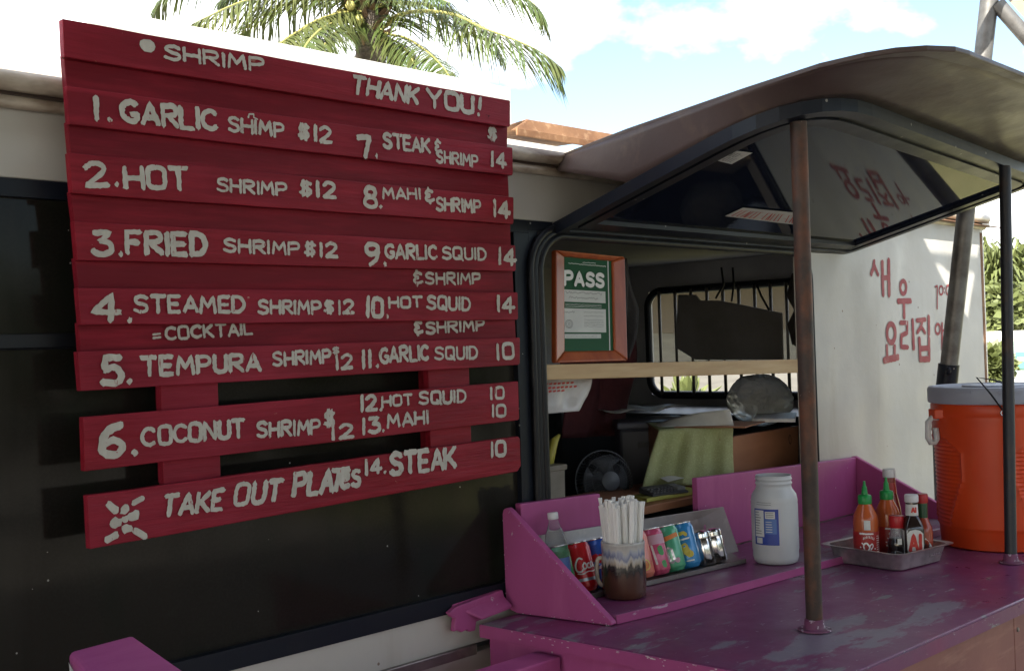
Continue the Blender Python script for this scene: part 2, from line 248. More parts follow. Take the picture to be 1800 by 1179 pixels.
# ------------------------------------------------------------------ brush lettering
GL = {}
def _g(ch, w, s):
    out = []
    for part in s.split('|'):
        tk = part.split(); c = tk[0] == 'c'
        if c: tk = tk[1:]
        f = [float(t) for t in tk]; out.append((c, [(f[i], f[i+1]) for i in range(0, len(f), 2)]))
    GL[ch] = (w, out)
for ch, w, s in (
 ('A', .76, '0 0 .38 1 .76 0|.15 .33 .6 .33'), ('C', .7, 'c .7 .82 .42 1 .0 .78 .0 .22 .42 0 .7 .18'), ('D', .72, '0 0 0 1|c 0 1 .5 1 .76 .5 .5 0 0 0'),
 ('E', .6, '.6 1 0 1 0 0 .6 0|0 .5 .5 .5'), ('F', .6, '.6 1 0 1 0 0|0 .5 .5 .5'), ('G', .74, 'c .7 .85 .42 1 .0 .75 .0 .25 .42 0 .72 .15 .72 .42|.45 .42 .75 .42'),
 ('H', .7, '0 0 0 1|.7 0 .7 1|0 .5 .7 .5'), ('I', .06, '.03 0 .03 1'), ('K', .7, '0 0 0 1|.65 1 .05 .45|.18 .55 .7 0'), ('L', .6, '0 1 0 0 .6 0'),
 ('M', .85, '0 0 .1 1 .42 .35 .75 1 .85 0'), ('N', .66, '0 0 0 1 .66 0 .66 1'), ('O', .72, 'c .36 1 .02 .95 .0 .5 .02 .05 .36 0 .70 .05 .72 .5 .70 .95 .36 1'),
 ('P', .68, '0 0 0 1|c 0 .97 .65 1.02 .7 .52 0 .45'), ('Q', .75, 'c .36 1 .02 .95 .0 .5 .02 .05 .36 0 .70 .05 .72 .5 .70 .95 .36 1|.42 .32 .78 -.08'),
 ('R', .7, '0 0 0 1|c 0 .97 .62 1.02 .68 .56 0 .5|.22 .5 .7 0'), ('S', .7, 'c .7 .86 .42 1.02 .05 .88 .1 .58 .66 .45 .70 .12 .36 -.03 .0 .14'), ('T', .75, '0 1 .75 1|.37 1 .37 0'),
 ('U', .64, 'c 0 1 0 .6 0 .1 .32 -.03 .64 .1 .64 .6 .64 1'), ('Y', .7, '0 1 .35 .5|.7 1 .35 .5 .35 0'), ('!', .2, '.18 1 .1 .33|.05 .03 .06 .02'), ('.', .12, '.05 .05 .07 .05'),
 ('&', .55, 'c .55 .85 .28 1 .02 .72 .45 .55 .0 .38 .22 .05 .6 .2|.3 1.15 .28 .95|.3 .1 .26 -.14'), ('=', .5, '0 .7 .5 .75|0 .2 .5 .25'),
 ('$', .66, 'c .6 .78 .35 .9 .08 .75 .15 .55 .55 .42 .58 .18 .3 .08 .02 .22|.22 1 .2 0|.42 1 .4 0'), ('1', .14, '.08 0 .08 1'), ('2', .64, 'c 0 .78 .28 1.05 .66 .8 .42 .42 0 .03|0 .03 .66 .05'),
 ('3', .64, '.05 .95 .58 .98 .28 .6|c .25 .6 .62 .55 .68 .16 .32 -.03 0 .12'), ('4', .76, '.5 0 .52 1 0 .3 .76 .33'), ('5', .66, '.62 1 .12 1 .08 .55|c .08 .55 .45 .7 .70 .32 .5 -.02 .0 .06'),
 ('6', .64, 'c .6 .97 .2 .82 .0 .35 .12 .0 .52 .0 .66 .3 .42 .52 .08 .36'), ('7', .62, '0 .95 .62 .97 .3 0'), ('8', .6, 'c .3 .52 .0 .62 .08 1 .52 1 .58 .62 .3 .52 -.04 .4 .0 0 .6 0 .64 .4 .3 .52'),
 ('9', .6, 'c .58 .75 .4 .48 .03 .55 .05 .98 .5 1.02 .6 .7 .5 .25 .2 0'), ('0', .58, 'c .29 1 .02 .95 .0 .5 .02 .05 .29 0 .56 .05 .58 .5 .56 .95 .29 1'),
 ('e', .5, 'c .02 .4 .5 .42 .45 .72 .1 .7 .0 .3 .2 0 .52 .12'), ('s', .48, 'c .48 .66 .25 .76 .04 .62 .12 .42 .45 .32 .45 .06 .2 -.02 .0 .1'),
 ('o', .5, 'c .25 .66 .02 .62 .0 .33 .02 .04 .25 0 .48 .04 .5 .33 .48 .62 .25 .66'), ('a', .52, 'c .45 .6 .2 .7 .0 .33 .1 0 .4 .05 .46 .5|.46 .64 .48 .1 .56 0'), ('c', .45, 'c .45 .55 .2 .72 .0 .33 .2 -.03 .45 .1'), (':', .1, '.05 .62 .06 .61|.05 .18 .06 .17')):
    _g(ch, w, s)
def chaikin(p, n=2):
    for _ in range(n):
        q = [p[0]]
        for a, b in zip(p, p[1:]): q += [(a[0]*.75+b[0]*.25, a[1]*.75+b[1]*.25), (a[0]*.25+b[0]*.75, a[1]*.25+b[1]*.75)]
        p = q + [p[-1]]
    return p
def letters(text, gap=.26, space=.35):
    x = 0; out = []
    for ch in text:
        if ch == ' ': x += space; continue
        w, st = GL[ch]
        for c, pts in st:
            pts = chaikin(pts) if c else pts
            out.append(([(x+a, b) for a, b in pts], ch))
        x += w+gap
    return out, x-gap
def ribbon(mb, pts, w, fn, lift, rough=.0, taper=False):
    """one brush stroke: pts in 2-D units, half-width w, mapped by fn(u, v, lift)"""
    P = []
    for a, b in zip(pts, pts[1:]):
        d = math.hypot(b[0]-a[0], b[1]-a[1]); n = max(1, int(d/max(w*.9, 1e-6)))
        for i in range(n): P.append((a[0]+(b[0]-a[0])*i/n, a[1]+(b[1]-a[1])*i/n))
    P.append(pts[-1])
    if len(P) < 2: return
    L = []; Rr = []; ph = random.random()*6
    n = len(P); w0, w1_ = (random.uniform(1-rough*.55, 1+rough*.35), random.uniform(1-rough*.7, 1+rough*.3)) if rough > .2 else (1, 1)
    for i, p in enumerate(P):
        wi = w*(w0+(w1_-w0)*i/max(1, n-1))
        a = P[max(i-1, 0)]; b = P[min(i+1, n-1)]; tx, ty = b[0]-a[0], b[1]-a[1]; l = math.hypot(tx, ty) or 1
        nx, ny = -ty/l, tx/l
        k1 = wi*(1+rough*(random.random()-.5)); k2 = wi*(1+rough*(random.random()-.5))
        L.append((p[0]+nx*k1, p[1]+ny*k1)); Rr.append((p[0]-nx*k2, p[1]-ny*k2))
    def cap(p, q, n=4):
        a = atan2(q[1]-p[1], q[0]-p[0]); k = [random.uniform(.85-rough*1.3, .9+rough*.4) for _ in range(n)]; return [(p[0]+cos(a+pi/2+pi*i/n)*w*k[i], p[1]+sin(a+pi/2+pi*i/n)*w*k[i]) for i in range(1, n)]
    c0 = cap(P[0], P[1]); c1 = cap(P[-1], P[-2])
    ramp_ = .00035/n; vs = [fn(u, v, lift+ramp_*i) for i, (u, v) in enumerate(L)]+[fn(u, v, lift+ramp_*i) for i, (u, v) in enumerate(Rr)]; fs = [(i, i+1, n+i+1, n+i) for i in range(n-1)]
    b = len(vs); vs += [fn(u, v, lift) for u, v in c0]; fs.append(tuple([0]+list(range(b, b+len(c0)))+[n]))
    b = len(vs); vs += [fn(u, v, lift+ramp_*(n-1)) for u, v in c1]; fs.append(tuple([2*n-1]+list(range(b, b+len(c1)))+[n-1]))
    mb.add(vs, fs)
LIFT = [0]
def strokes(mb, sts, w, fn, base=.0008, rough=.25):
    for st in sts:
        LIFT[0] = (LIFT[0]+1) % 24
        ribbon(mb, st, w, fn, base+LIFT[0]*.00006, rough)
def text_on(mb, text, fn, x0, y0, width, h, sw=.1, gap=.26, rough=.25, jit=.03, slant=0, base=.0008, grow=0):
    """text laid in a 2-D frame (x0, y0 baseline left), mapped by fn"""
    st, tw = letters(text, gap); sx = width/tw
    for i, (pts, ch) in enumerate(st):
        j1 = (random.random()-.5)*jit; j2 = (random.random()-.5)*jit
        q = [(x0+(u+slant*v+j1)*sx, y0+(v+j2)*h) for u, v in pts]
        LIFT[0] = (LIFT[0]+1) % 24
        ribbon(mb, q, h*sw, fn, base+LIFT[0]*.00006, rough)
# ------------------------------------------------------------------ setting
g = MB(); N = 40
def gz(u, v):
    x = (u-.5)*240; y = (v-.5)*240; return (x, y, 0)
g.grid(gz, N, N); struct('ground', g, 'ground')
lw = MB(); lw.sheet([(6.6, -9, .006), (60, -9, .006), (60, 40, .006), (6.6, 40, .006)]); struct('grass_lawn', lw, 'grass')

# ------------------------------------------------------------------ the food truck
OPX0, OPX1, OPZ0, OPZ1 = 2.206, 3.565, 1.04, 1.905      # serving opening
XR = 5.10
truck = thing('food_truck', 'white food truck with a black window band, serving opening and red painted lettering', 'food truck', (0, 0, 0))
w = MB(); w.box((-5, 0, 1.931), (OPX1, .035, 2.06)); w.box((OPX1, 0, .45), (XR, .035, 2.06)); w.box((-5, 0, .872), (OPX1, .035, .962)); w.box((-5, .002, .45), (OPX1, .035, .85))
w.prism([(XR, 0, .45)] + [(XR+.32*sin(a), .32-.32*cos(a), .45) for a in [pi/2*i/14 for i in range(1, 15)]] + [(XR+.12, .32, .45), (XR+.10, .12, .45), (XR, .06, .45)], (0, 0, 1.61))
body = obj('body_panel', w, 'van_white', truck, bevel=.002)
# dents: gentle relief on the long right panel
pn = MB()
def dent(u, v):
    x = OPX1+.02+(XR-OPX1-.03)*u; z = .5+1.555*v
    d = .010*(mnoise.noise(Vector((x*2.2, z*1.5, 3)))+.6*mnoise.noise(Vector((x*6, z*2.1, 9)))) * min(1, 6*u, 6*(1-u), 6*v, 6*(1-v))
    return (x, -.014+d, z)
pn.grid(dent, 50, 50); obj('dented_side_panel', pn, 'van_white', truck, smooth=True)
rl = MB(); rl.box((-5, -.012, .848), (1.93, .0, .874)); obj('rub_rail', rl, 'steel_dull', truck, bevel=.003)
b = MB()                                                # black painted band round the glass and the opening
b.box((-5, -.004, 1.897), (2.17, .03, 1.930)); b.box((-5, -.010, .963), (2.17, .03, 1.006)); b.box((2.115, -.004, 1.006), (2.17, .03, 1.897))
b.box((2.17, -.004, 1.905), (OPX1, .03, 1.930)); b.box((2.17, -.004, .963), (OPX0, .03, 1.905)); b.box((OPX0, -.004, .963), (OPX1, .03, 1.03))
b.prism([(2.115, -.0035, 1.006)] + [(2.115-.09+.09*sin(a), -.0035, 1.006+.09-.09*cos(a)) for a in [pi/2*i/8 for i in range(9)]], (0, .03, 0))
obj('window_band', b, 'black_paint', truck, bevel=.004)
gl = MB(); gl.box((-5, .012, 1.006), (2.115, .02, 1.897)); wn = obj('side_window', gl, 'tinted_glass', truck)
br = MB(); zb = aY(60, 598, 0).z; br.box((-5, .004, zb-.014), (2.115, .012, zb+.012)); br.box((-5, .0, zb-.017), (2.115, .0035, zb-.0145)); obj('window_bar', br, 'black_rubber', wn, bevel=.002)
def rrect(x0, x1, z0, z1, r, y, n=8):
    out = []
    for cx, cz, a0 in ((x1-r, z0+r, -pi/2), (x1-r, z1-r, 0), (x0+r, z1-r, pi/2), (x0+r, z0+r, pi)):
        out += [(cx+r*cos(a0+pi/2*i/n), y, cz+r*sin(a0+pi/2*i/n)) for i in range(n+1)]
    return out + [out[0]]
gk = MB(); gk.tube(rrect(2.165, 3.60, .985, 1.915, .12, -.012), .010, 8, False); gk.tube(rrect(2.20, 3.57, 1.02, 1.893, .10, -.012), .011, 8, False)
gk.tube(rrect(2.183, 3.585, 1.0, 1.905, .11, -.004), .016, 8, False)
obj('opening_seal', gk, 'black_rubber', truck, smooth=True)
gu = MB(); gu.tube([(-5, -.022, 2.100), (XR+.05, -.022, 2.100)], .019, 12); gu.tube([(-5, -.012, 2.064), (XR+.04, -.012, 2.064)], .012, 10)
gu.box((-5, -.004, 2.06), (XR+.04, .02, 2.11)); obj('drip_rail', gu, 'gutter_metal', truck, smooth=40)
gd = MB(); gd.box((-5, -.0075, 2.074), (XR+.04, -.0045, 2.084)); obj('rail_seam', gd, 'torn', truck)
rf = MB(); pr = [(0, 2.112), (.004, 2.125), (.02, 2.142), (.06, 2.154), (.2, 2.168), (1.1, 2.19), (2.0, 2.168), (2.2, 2.11), (2.2, 2.07), (0, 2.07)]
rf.prism([(-5, y, z) for y, z in pr], (XR+5+.14, 0, 0)); obj('roof', rf, 'cream', truck, smooth=35)
ev = MB(); ev.hexa([(3.9, -.062, 2.066), (XR+.12, -.062, 2.060), (XR+.12, .0, 2.072), (3.9, .0, 2.072)], [(3.9, -.062, 2.071), (XR+.12, -.062, 2.065), (XR+.12, .0, 2.079), (3.9, .0, 2.079)]); obj('eave_lip', ev, 'rust_brown', truck)
ct = MB(); ct.box((XR-.012, -.016, .5), (XR+.014, 0, 2.04)); obj('corner_trim', ct, 'rust_brown', truck, bevel=.003)
# inside: floor, ceiling, back wall, partition and the end wall with its barred window
XE = 5.17
q = [aX(1140, 515, XE), aX(1400, 520, XE), aX(1140, 690, XE)]
WY0, WY1, WZ0, WZ1 = .80, q[0].y, q[2].z-.01, q[0].z+.005
it = MB(); it.box((.3, .04, .56), (XE, 2.2, .6)); it.box((.3, .036, 2.03), (XE+.03, 2.2, 2.06)); it.box((.3, 2.2, .45), (XE+.03, 2.24, 2.06)); it.box((.26, .04, .56), (.3, 2.2, 2.03))
it.box((XE, .11, .45), (XE+.03, WY0, 2.03)); it.box((XE, WY1, .45), (XE+.03, 2.2, 2.03)); it.box((XE, WY0, .45), (XE+.03, WY1, WZ0)); it.box((XE, WY0, WZ1), (XE+.03, WY1, 2.03))
obj('interior_shell', it, 'interior', truck)
iw = MB(); iw.box((OPX0-.02, .036, .6), (OPX1+.02, .06, OPZ0)); iw.box((2.45, .06, 1.085), (3.75, .42, 1.11)); obj('inner_counter', iw, 'drawer_wood', truck, bevel=.003)
rw = MB(); rw.tube([(XE-.01, y, z) for y, z in [(p[0], p[2]) for p in rrect(WY0, WY1, WZ0, WZ1, .09, 0)]], .022, 8, False); rwin = obj('rear_window', rw, 'black_rubber', truck, smooth=True)
for px in (1163, 1191, 1219, 1247, 1275, 1303, 1331, 1359, 1387):
    y = aX(px, 600, XE-.02).y; bb = MB(); bb.tube([(XE-.03, y, WZ0), (XE-.03, y, WZ1)], .009, 8); obj('window_bar', bb, 'bar_metal', rwin, smooth=True)
dk = MB(); dk.box((4.55, .55, 1.20), (XE-.002, 2.15, 1.245)); obj('rear_shelf', dk, 'dark_plastic', truck, bevel=.01)
# red hand-painted lettering on the white side
kl = MB()
def wall_pt(x, y):
    p = aY(1500+x/3.683, 380+y/3.683, -.014); return (p.x, p.z)
def dent_y(x, z):
    u = (x-OPX1-.02)/(XR-OPX1-.03); v = (z-.5)/1.555
    return dent(u, v)[1]
def wfn(u, v, l): return (u, dent_y(u, v)-.0004-l, v)
def ell(cx, cy, rx, ry, n=18): return [(cx+rx*cos(2*pi*i/n), cy+ry*sin(2*pi*i/n)) for i in range(n+1)]
KS = [(20, [(135, 292), (126, 340), (110, 376)]), (18, [(132, 305), (145, 345), (160, 380)]), (22, [(188, 295), (192, 512)]), (24, [(230, 285), (232, 512)]), (20, [(190, 400), (232, 398)]),
      (18, ell(327, 460, 20, 42)), (22, [(290, 550), (375, 548)]), (22, [(330, 550), (330, 655)]), (22, ell(242, 757, 28, 60)), (20, [(212, 838), (214, 905)]), (20, [(265, 838), (264, 900)]), (26, [(192, 932), (288, 912)]),
      (19, [(305, 690), (350, 688), (348, 755), (310, 772), (308, 845), (352, 848)]), (20, [(384, 672), (388, 858)]), (18, [(410, 675), (465, 668)]), (18, [(445, 670), (436, 715), (412, 752)]), (16, [(438, 715), (462, 755)]),
      (22, [(486, 650), (487, 765)]), (22, [(424, 792), (430, 930)]), (22, [(487, 788), (490, 930)]), (22, [(424, 858), (488, 852)]), (24, [(428, 925), (490, 925)]),
      (9, [(526, 458), (538, 450), (539, 600)]), (9, ell(565, 480, 13, 28)), (8, [(588, 464), (588, 468)]), (8, [(588, 492), (588, 496)]), (10, ell(612, 478, 14, 30)), (10, ell(680, 476, 14, 28)),
      (12, ell(546, 730, 15, 32)), (13, [(572, 690), (574, 860)]), (11, [(574, 740), (600, 738)]), (12, [(640, 690), (642, 850)])]
m_ = (wall_pt(300, 600)[1]-wall_pt(300, 700)[1])/100
for k0, k1 in ((0, 5), (5, 8), (8, 12), (12, 14), (14, 22), (22, 28), (28, 31)):
    kl = MB()
    for wd, pts in KS[k0:k1]:
        LIFT[0] = (LIFT[0]+1) % 24; ribbon(kl, [wall_pt(*p) for p in pts], wd*.5*m_*1.7, wfn, .001+LIFT[0]*.00006, .18)
    obj('painted_lettering', kl, 'brush_red', truck)
# the serving hatch, propped open above the counter
HK, HZ = -.25, 1.905
def hz(x, y, d=0): return (x, y, HZ+HK*y+d)
def rpoly(pts, rs, n=8):
    out = []
    for i, (p, r) in enumerate(zip(pts, rs)):
        p = Vector(p); a = Vector(pts[i-1])-p; c = Vector(pts[(i+1) % len(pts)])-p; a.normalize(); c.normalize()
        if r <= 0: out.append(tuple(p)); continue
        for k in range(n+1):
            t = k/n; out.append(tuple(p + a*r*(1-t)**2 + c*r*t**2))
    return out
ho = rpoly([(2.262, -.01), (2.155, -.855), (3.84, -.735), (3.86, -.01)], [.0, .30, .10, .06])
def inset(poly, d):
    out = []; n = len(poly); area = sum(poly[i][0]*poly[(i+1) % n][1]-poly[(i+1) % n][0]*poly[i][1] for i in range(n)); sg = 1 if area > 0 else -1
    for i in range(n):
        p = Vector(poly[i]); a = (p-Vector(poly[i-1])).normalized(); c = (Vector(poly[(i+1) % n])-p).normalized(); t = (a+c).normalized(); out.append(tuple(p+Vector((-t.y, t.x))*d*sg/max(.5, t.dot(a))))
    return out
def ring(mb, o, i, z0, z1):
    n = len(o); mb.add([hz(*p, z0) for p in o]+[hz(*p, z0) for p in i]+[hz(*p, z1) for p in o]+[hz(*p, z1) for p in i],
        [(k, (k+1) % n, n+(k+1) % n, n+k) for k in range(n)]+[(2*n+k, 3*n+k, 3*n+(k+1) % n, 2*n+(k+1) % n) for k in range(n)]+[(k, 2*n+k, 2*n+(k+1) % n, (k+1) % n) for k in range(n)]+[(n+k, n+(k+1) % n, 3*n+(k+1) % n, 3*n+k) for k in range(n)])
hm = MB(); i1 = inset(ho, .030); i2 = inset(ho, .050); i3 = inset(ho, .088)
ring(hm, ho, i1, -.012, .02); ring(hm, i1, i2, -.004, .016); ring(hm, i2, i3, -.010, .014)
hatch = obj('serving_hatch', hm, 'black_paint', truck, bevel=.003)
hg = MB(); hg.add([hz(*p, .002) for p in i3]+[hz(*p, .008) for p in i3], [tuple(range(len(i3)))[::-1], tuple(range(len(i3), 2*len(i3)))] + [(k, (k+1) % len(i3), len(i3)+(k+1) % len(i3), len(i3)+k) for k in range(len(i3))])
obj('glass_pane', hg, 'hatch_glass', hatch)
def hsticker(px, rows, cols, color, big):
    c = [aP(x, y, HK, HZ-.003) for x, y in px]; c = [Vector((p.x, p.y, HZ+HK*p.y)) for p in c]; m = MB()
    m.sheet([p-Vector((0, 0, .0015)) for p in c]); st = obj('sticker', m, 'paper', hatch); t = MB()
    def fn(u, v, l): p = c[0]*(1-u)*(1-v)+c[1]*u*(1-v)+c[2]*u*v+c[3]*(1-u)*v; return p-Vector((0, 0, .0018+l))
    for r in range(rows):
        v0 = .12+.8*r/rows; v1 = v0+.62/rows; u = .06
        while u < .92:
            k = .6/cols*random.uniform(.7, 1.2); s = random.choice(([(0, 0), (0, 1)], [(0, 0), (.5, 1), (1, 0)], [(0, 0), (0, 1), (1, 1)], [(0, .5), (1, .5)], [(1, 0), (0, 0), (0, 1), (1, 1)]))
            ribbon(t, [(u+a*k, v0+(v1-v0)*b) for a, b in s], .12/cols if big else .09/rows, fn, .0002*random.random()); u += .95/cols
    obj('print', t, color, st)
hsticker([(1237, 278), (1286, 290), (1323, 270), (1262, 262)][::1], 2, 11, 'ink_grey', True)
hsticker([(1274, 381), (1405, 397), (1412, 376), (1306, 366)], 1, 17, 'red_print', True)

# ------------------------------------------------------------------ brown awning over the hatch, rusty sheet on the roof
AK, AZ = -.065, 2.1
ao = [(2.30, .02)]+[(p.x, p.y) for p in [aP(*t, AK, AZ) for t in ((1100, 235), (1300, 165), (1440, 120), (1520, 101), (1575, 92), (1630, 88), (1680, 90), (1705, 97), (1725, 106), (1800, 135))]]+[(3.4, -1.08), (3.95, -1.05), (3.98, .02)]
am = MB(); n_ = len(ao)
def az(p, d): x, y = p; return (x, y, AZ+AK*y+d+.004*mnoise.noise(Vector((x*3, y*3, 0))))
am.add([az(p, 0) for p in ao]+[az(p, .012) for p in ao], [tuple(range(n_)), tuple(range(n_, 2*n_))]+[(k, (k+1) % n_, n_+(k+1) % n_, n_+k) for k in range(n_)])
aw = obj('awning', am, 'canopy_brown', bevel=.003); prop(aw, 'brown awning sheet jutting out over the black serving hatch', 'awning')
sc = MB()
for a in range(9):
    p = (random.uniform(2.5, 3.3), random.uniform(-1.02, -.86)); l = random.uniform(.04, .16); ys = random.uniform(-.02, .02)
    q = [(p[0]+l*t, p[1]+ys*t+.006*random.random()) for t in (0, .3, .6, 1)]
    ribbon(sc, q, random.uniform(.0015, .004), lambda u, v, L_: az((u, v), -.0012-L_), .0003*a/9, .5)
obj('torn_edge', sc, 'torn', aw)
sk = MB(); hb = [p for p in inset(ho, .006) if p[1] < -.02]; pts_ = ([] if hb[0][0] > 3 else [(2.262-.115*.13, -.115)])+list(hb)
if hb[0][0] > 3: pts_ = list(hb)[::-1]; pts_ = [(2.247, -.115)]+pts_
den = []
for a_, b2 in zip(pts_, pts_[1:]):
    for t in range(6): den.append((a_[0]+(b2[0]-a_[0])*t/6, a_[1]+(b2[1]-a_[1])*t/6))
den.append(pts_[-1])
def outline_hit(p):
    c = Vector((3.0, -.2)); d2 = (Vector(p)-c).normalized(); best = None
    for a_, b2 in zip(ao, ao[1:]+ao[:1]):
        e = Vector(b2)-Vector(a_); det = d2.x*-e.y+e.x*d2.y
        if abs(det) < 1e-9: continue
        w_ = Vector(a_)-c; t = (w_.x*-e.y+e.x*w_.y)/det; s = (d2.x*w_.y-d2.y*w_.x)/det
        if t > 0 and -1e-6 <= s <= 1+1e-6: best = c+d2*t if best is None or t > (best-c).length else best
    return best
def flare(p, t):
    q1 = outline_hit(p); q1 = Vector(p)+(q1-Vector(p))*.9995; q = Vector(p).lerp(q1, t); z0 = HZ+HK*p[1]+.018; z1 = AZ+AK*q1.y+.002; z0 = 2.066+(1.996-2.066)*(-.03-p[1])/.27 if p[1] > -.30 and p[0] < 3 else z0; s = t+.25*t*(1-t); return (q.x, q.y, z0+(z1-z0)*s)
den = [p for p in den if p[1] < -.30 or p[0] > 3]; e0 = den[0]; den = [(e0[0]+(2.262-e0[0])*k/6, e0[1]+(-.03-e0[1])*k/6) for k in range(6, 0, -1)]+den
n_s = len(den); sk.add([flare(p, j/6) for j in range(7) for p in den], [(j*n_s+k, j*n_s+k+1, (j+1)*n_s+k+1, (j+1)*n_s+k) for j in range(6) for k in range(n_s-1)])
obj('skirt', sk, 'canopy_brown', aw, smooth=True, solid=.003)
rs = MB(); A = aY(905, 246, .03); B = aY(929, 226, .10); Cc = aY(1045, 252, .10); D = aY(1010, 270, .03); E_ = aY(935, 249, .03)
rs.prism([(A.x-.005, .035, 2.172), (A.x+.075, .05, 2.213), (2.66, .05, 2.213), (2.66, .035, 2.172)], (0, .006, 0)); rs.prism([(A.x+.075, .056, 2.211), (A.x+.16, .32, 2.222), (2.66, .32, 2.222), (2.66, .056, 2.211)], (0, 0, .004)); rs.box((A.x+.01, .03, 2.160), (2.66, .036, 2.180))
prop(obj('roof_flashing', rs, 'rust_brown', bevel=.004), 'rusty brown metal flashing lying on the truck roof beside the awning', 'metal sheet')

# ------------------------------------------------------------------ hatch posts, leaning post, unseen roof added to block the sun
def post(px_top, xy, ztop, label, rad, lean, mt='pole_rust'):
    t = thing('support_pole', label, 'pole', (xy[0], xy[1], .934), group='poles propping the hatch')
    m = MB(); p = [(lean[0]*k/12, lean[1]*k/12, (ztop-.934)*k/12) for k in range(13)]; m.tube(p, rad, 16); obj('shaft', m, mt, t, smooth=40)
    f = MB(); f.lathe([(rad*2.05, 0), (rad*2.0, .003), (rad*1.35, .005), (rad*1.2, .010), (rad*1.15, .024), (rad*1.02, .026)], 18); obj('flange', f, 'flange_old', t, smooth=40)
    return t
p1 = aZ(1432, 1106, .934); q1 = aP(1403, 205, HK, HZ)
post(0, (p1.x, p1.y), q1.z-.012, 'thick rusty steel pole standing at the near corner of the purple counter', .0188, (q1.x-p1.x, q1.y-p1.y))
p2 = aZ(1777, 988, .934); q2 = aY(1768, 330, p2.y+.01); q2.z = HZ+HK*q2.y
post(0, (p2.x, p2.y), q2.z-.012, 'dark steel pole in front of the orange drinks cooler', .0165, (q2.x-p2.x, q2.y-p2.y), 'pole_dark')
sh = thing('post_with_added_roof', 'grey leaning steel post behind the cooler, with an added unseen roof for shade', 'shelter', (4.05, -.25, 0))
P0 = aX(1663, 690, 4.05); P1 = aX(1739, 0, 4.05); d_ = (P1-P0)/(P1.z-P0.z); foot = P0-d_*.16; top = P0+d_*(2.95-P0.z)
m = MB(); m.tube([Vector((foot.x, foot.y, 0)), Vector((foot.x, foot.y, foot.z-.03)), foot+d_*.03, P0, P1, top], .031, 18); obj('post', m, 'post_grey', sh, smooth=40, world=True)
m = MB(); s0 = foot+d_*.02;  s1 = aX(1668, 640, 4.05); m.tube([s0, s1], .037, 18); sv = obj('sleeve', m, 'black_paint', sh, smooth=40, world=True)
m = MB(); m.tube([s1+Vector((-.03, -.01, -.03)), s1+Vector((-.075, -.03, -.015))], .009, 8); obj('clamp_bolt', m, 'black_paint', sv, smooth=True, world=True)
R0 = aX(1752, 6, 4.05); R1 = aX(1870, 140, 4.2)
m = MB(); m.tube([R0, R0+(R1-R0)*1.6], .026, 14); obj('brace', m, 'post_grey', sh, smooth=40, world=True)
m = MB(); up = Vector((0, 0, .05)); a_ = R0+Vector((0, 0, .06)); b_ = R0+(R1-R0)*1.6+Vector((0, 0, .06)); s_ = Vector((.55, -.5, .30))
m.prism([a_, b_, b_+s_, a_+s_], (0, 0, .02)); obj('wing_panel', m, 'roof_tin', sh, world=True)
m = MB(); XEg = 2.96; zr = 3.0; edge = []  # unseen roof added overhead, its edge shaped to keep sun off the truck
for k in range(41):
    y = -.58-7.4*k/40; edge.append((XEg+.05*sin(y*9)+.04*sin(y*21+1), y, zr))
m.prism([(-9, -.58, zr)]+[(x, y, z) for x, y, z in edge]+[(-9, -8, zr)], (0, 0, .03)); obj('added_shade_roof', m, 'sun_block_cloth', sh, world=True)
m = MB(); m.tube([(-8.9, -.68, zr-.05), (2.9, -.68, zr-.05)], .03, 10); m.tube([(-8.9, -7.8, zr-.05), (2.9, -7.8, zr-.05)], .03, 10); m.tube([(-8.7, -7.8, 0), (-8.7, -7.8, zr)], .04, 10); m.tube([(2.8, -7.8, 0), (2.8, -7.8, zr)], .04, 10); obj('added_roof_frame', m, 'post_grey', sh, smooth=40, world=True)  # out-of-view frame made up to hold the added roof

m = MB(); vt = [(2.7+1.25*k/30, -.65, 2.945) for k in range(31)]; vb = [(2.7+1.25*k/30, -.65, 2.875+.018*sin(k*.75)-.012*sin(k*.33+1)) for k in range(31)]  # unseen wavy strip added to throw a shadow band on the side wall
m.prism(vt+vb[::-1], (0, .006, 0)); obj('shadow_strip', m, 'sun_block_cloth', sh, world=True)
tl_ = aY(150, 12, .06); tr_ = aY(893, 156, .06)
m = MB(); m.prism([(tl_.x, .05, 2.19), (tr_.x, .05, 2.19), (tr_.x, .05, tr_.z), (tl_.x, .05, tl_.z)], (0, .02, 0)); prop(obj('roof_board', m, 'house_white', bevel=.002), 'sunlit white board on the truck roof peeking over the red menu board', 'board')
# ------------------------------------------------------------------ the menu sign: a pallet-like board, one child per board, lettering under its board
sign = thing('menu_sign', 'red wooden slat menu board with hand painted white shrimp menu and prices', 'menu board', (1.45, -.06, 1.75))
YF, YB = -.085, -.066
BOARDS = [('F', (110, 33), (897, 177), (113, 100), (897, 224)), ('B', (112, 96), (892, 219), (117, 153), (892, 263)), ('F', (117, 151), (901, 260), (122, 218), (902, 309)),
 ('B', (119, 214), (893, 304), (124, 272), (895, 350)), ('F', (121, 268), (903, 347), (127, 340), (903, 394)), ('B', (124, 336), (897, 390), (131, 393), (898, 434)),
 ('F', (130, 389), (906, 431), (136, 457), (907, 477)), ('B', (132, 453), (901, 473), (138, 510), (903, 517)), ('F', (136, 506), (910, 514), (142, 571), (911, 562)),
 ('B', (138, 567), (905, 558), (142, 621), (907, 596)), ('F', (136, 618), (914, 593), (142, 687), (914, 641)), ('F', (146, 733), (911, 670), (149, 828), (913, 738)), ('F', (153, 871), (914, 766), (158, 965), (916, 827))]
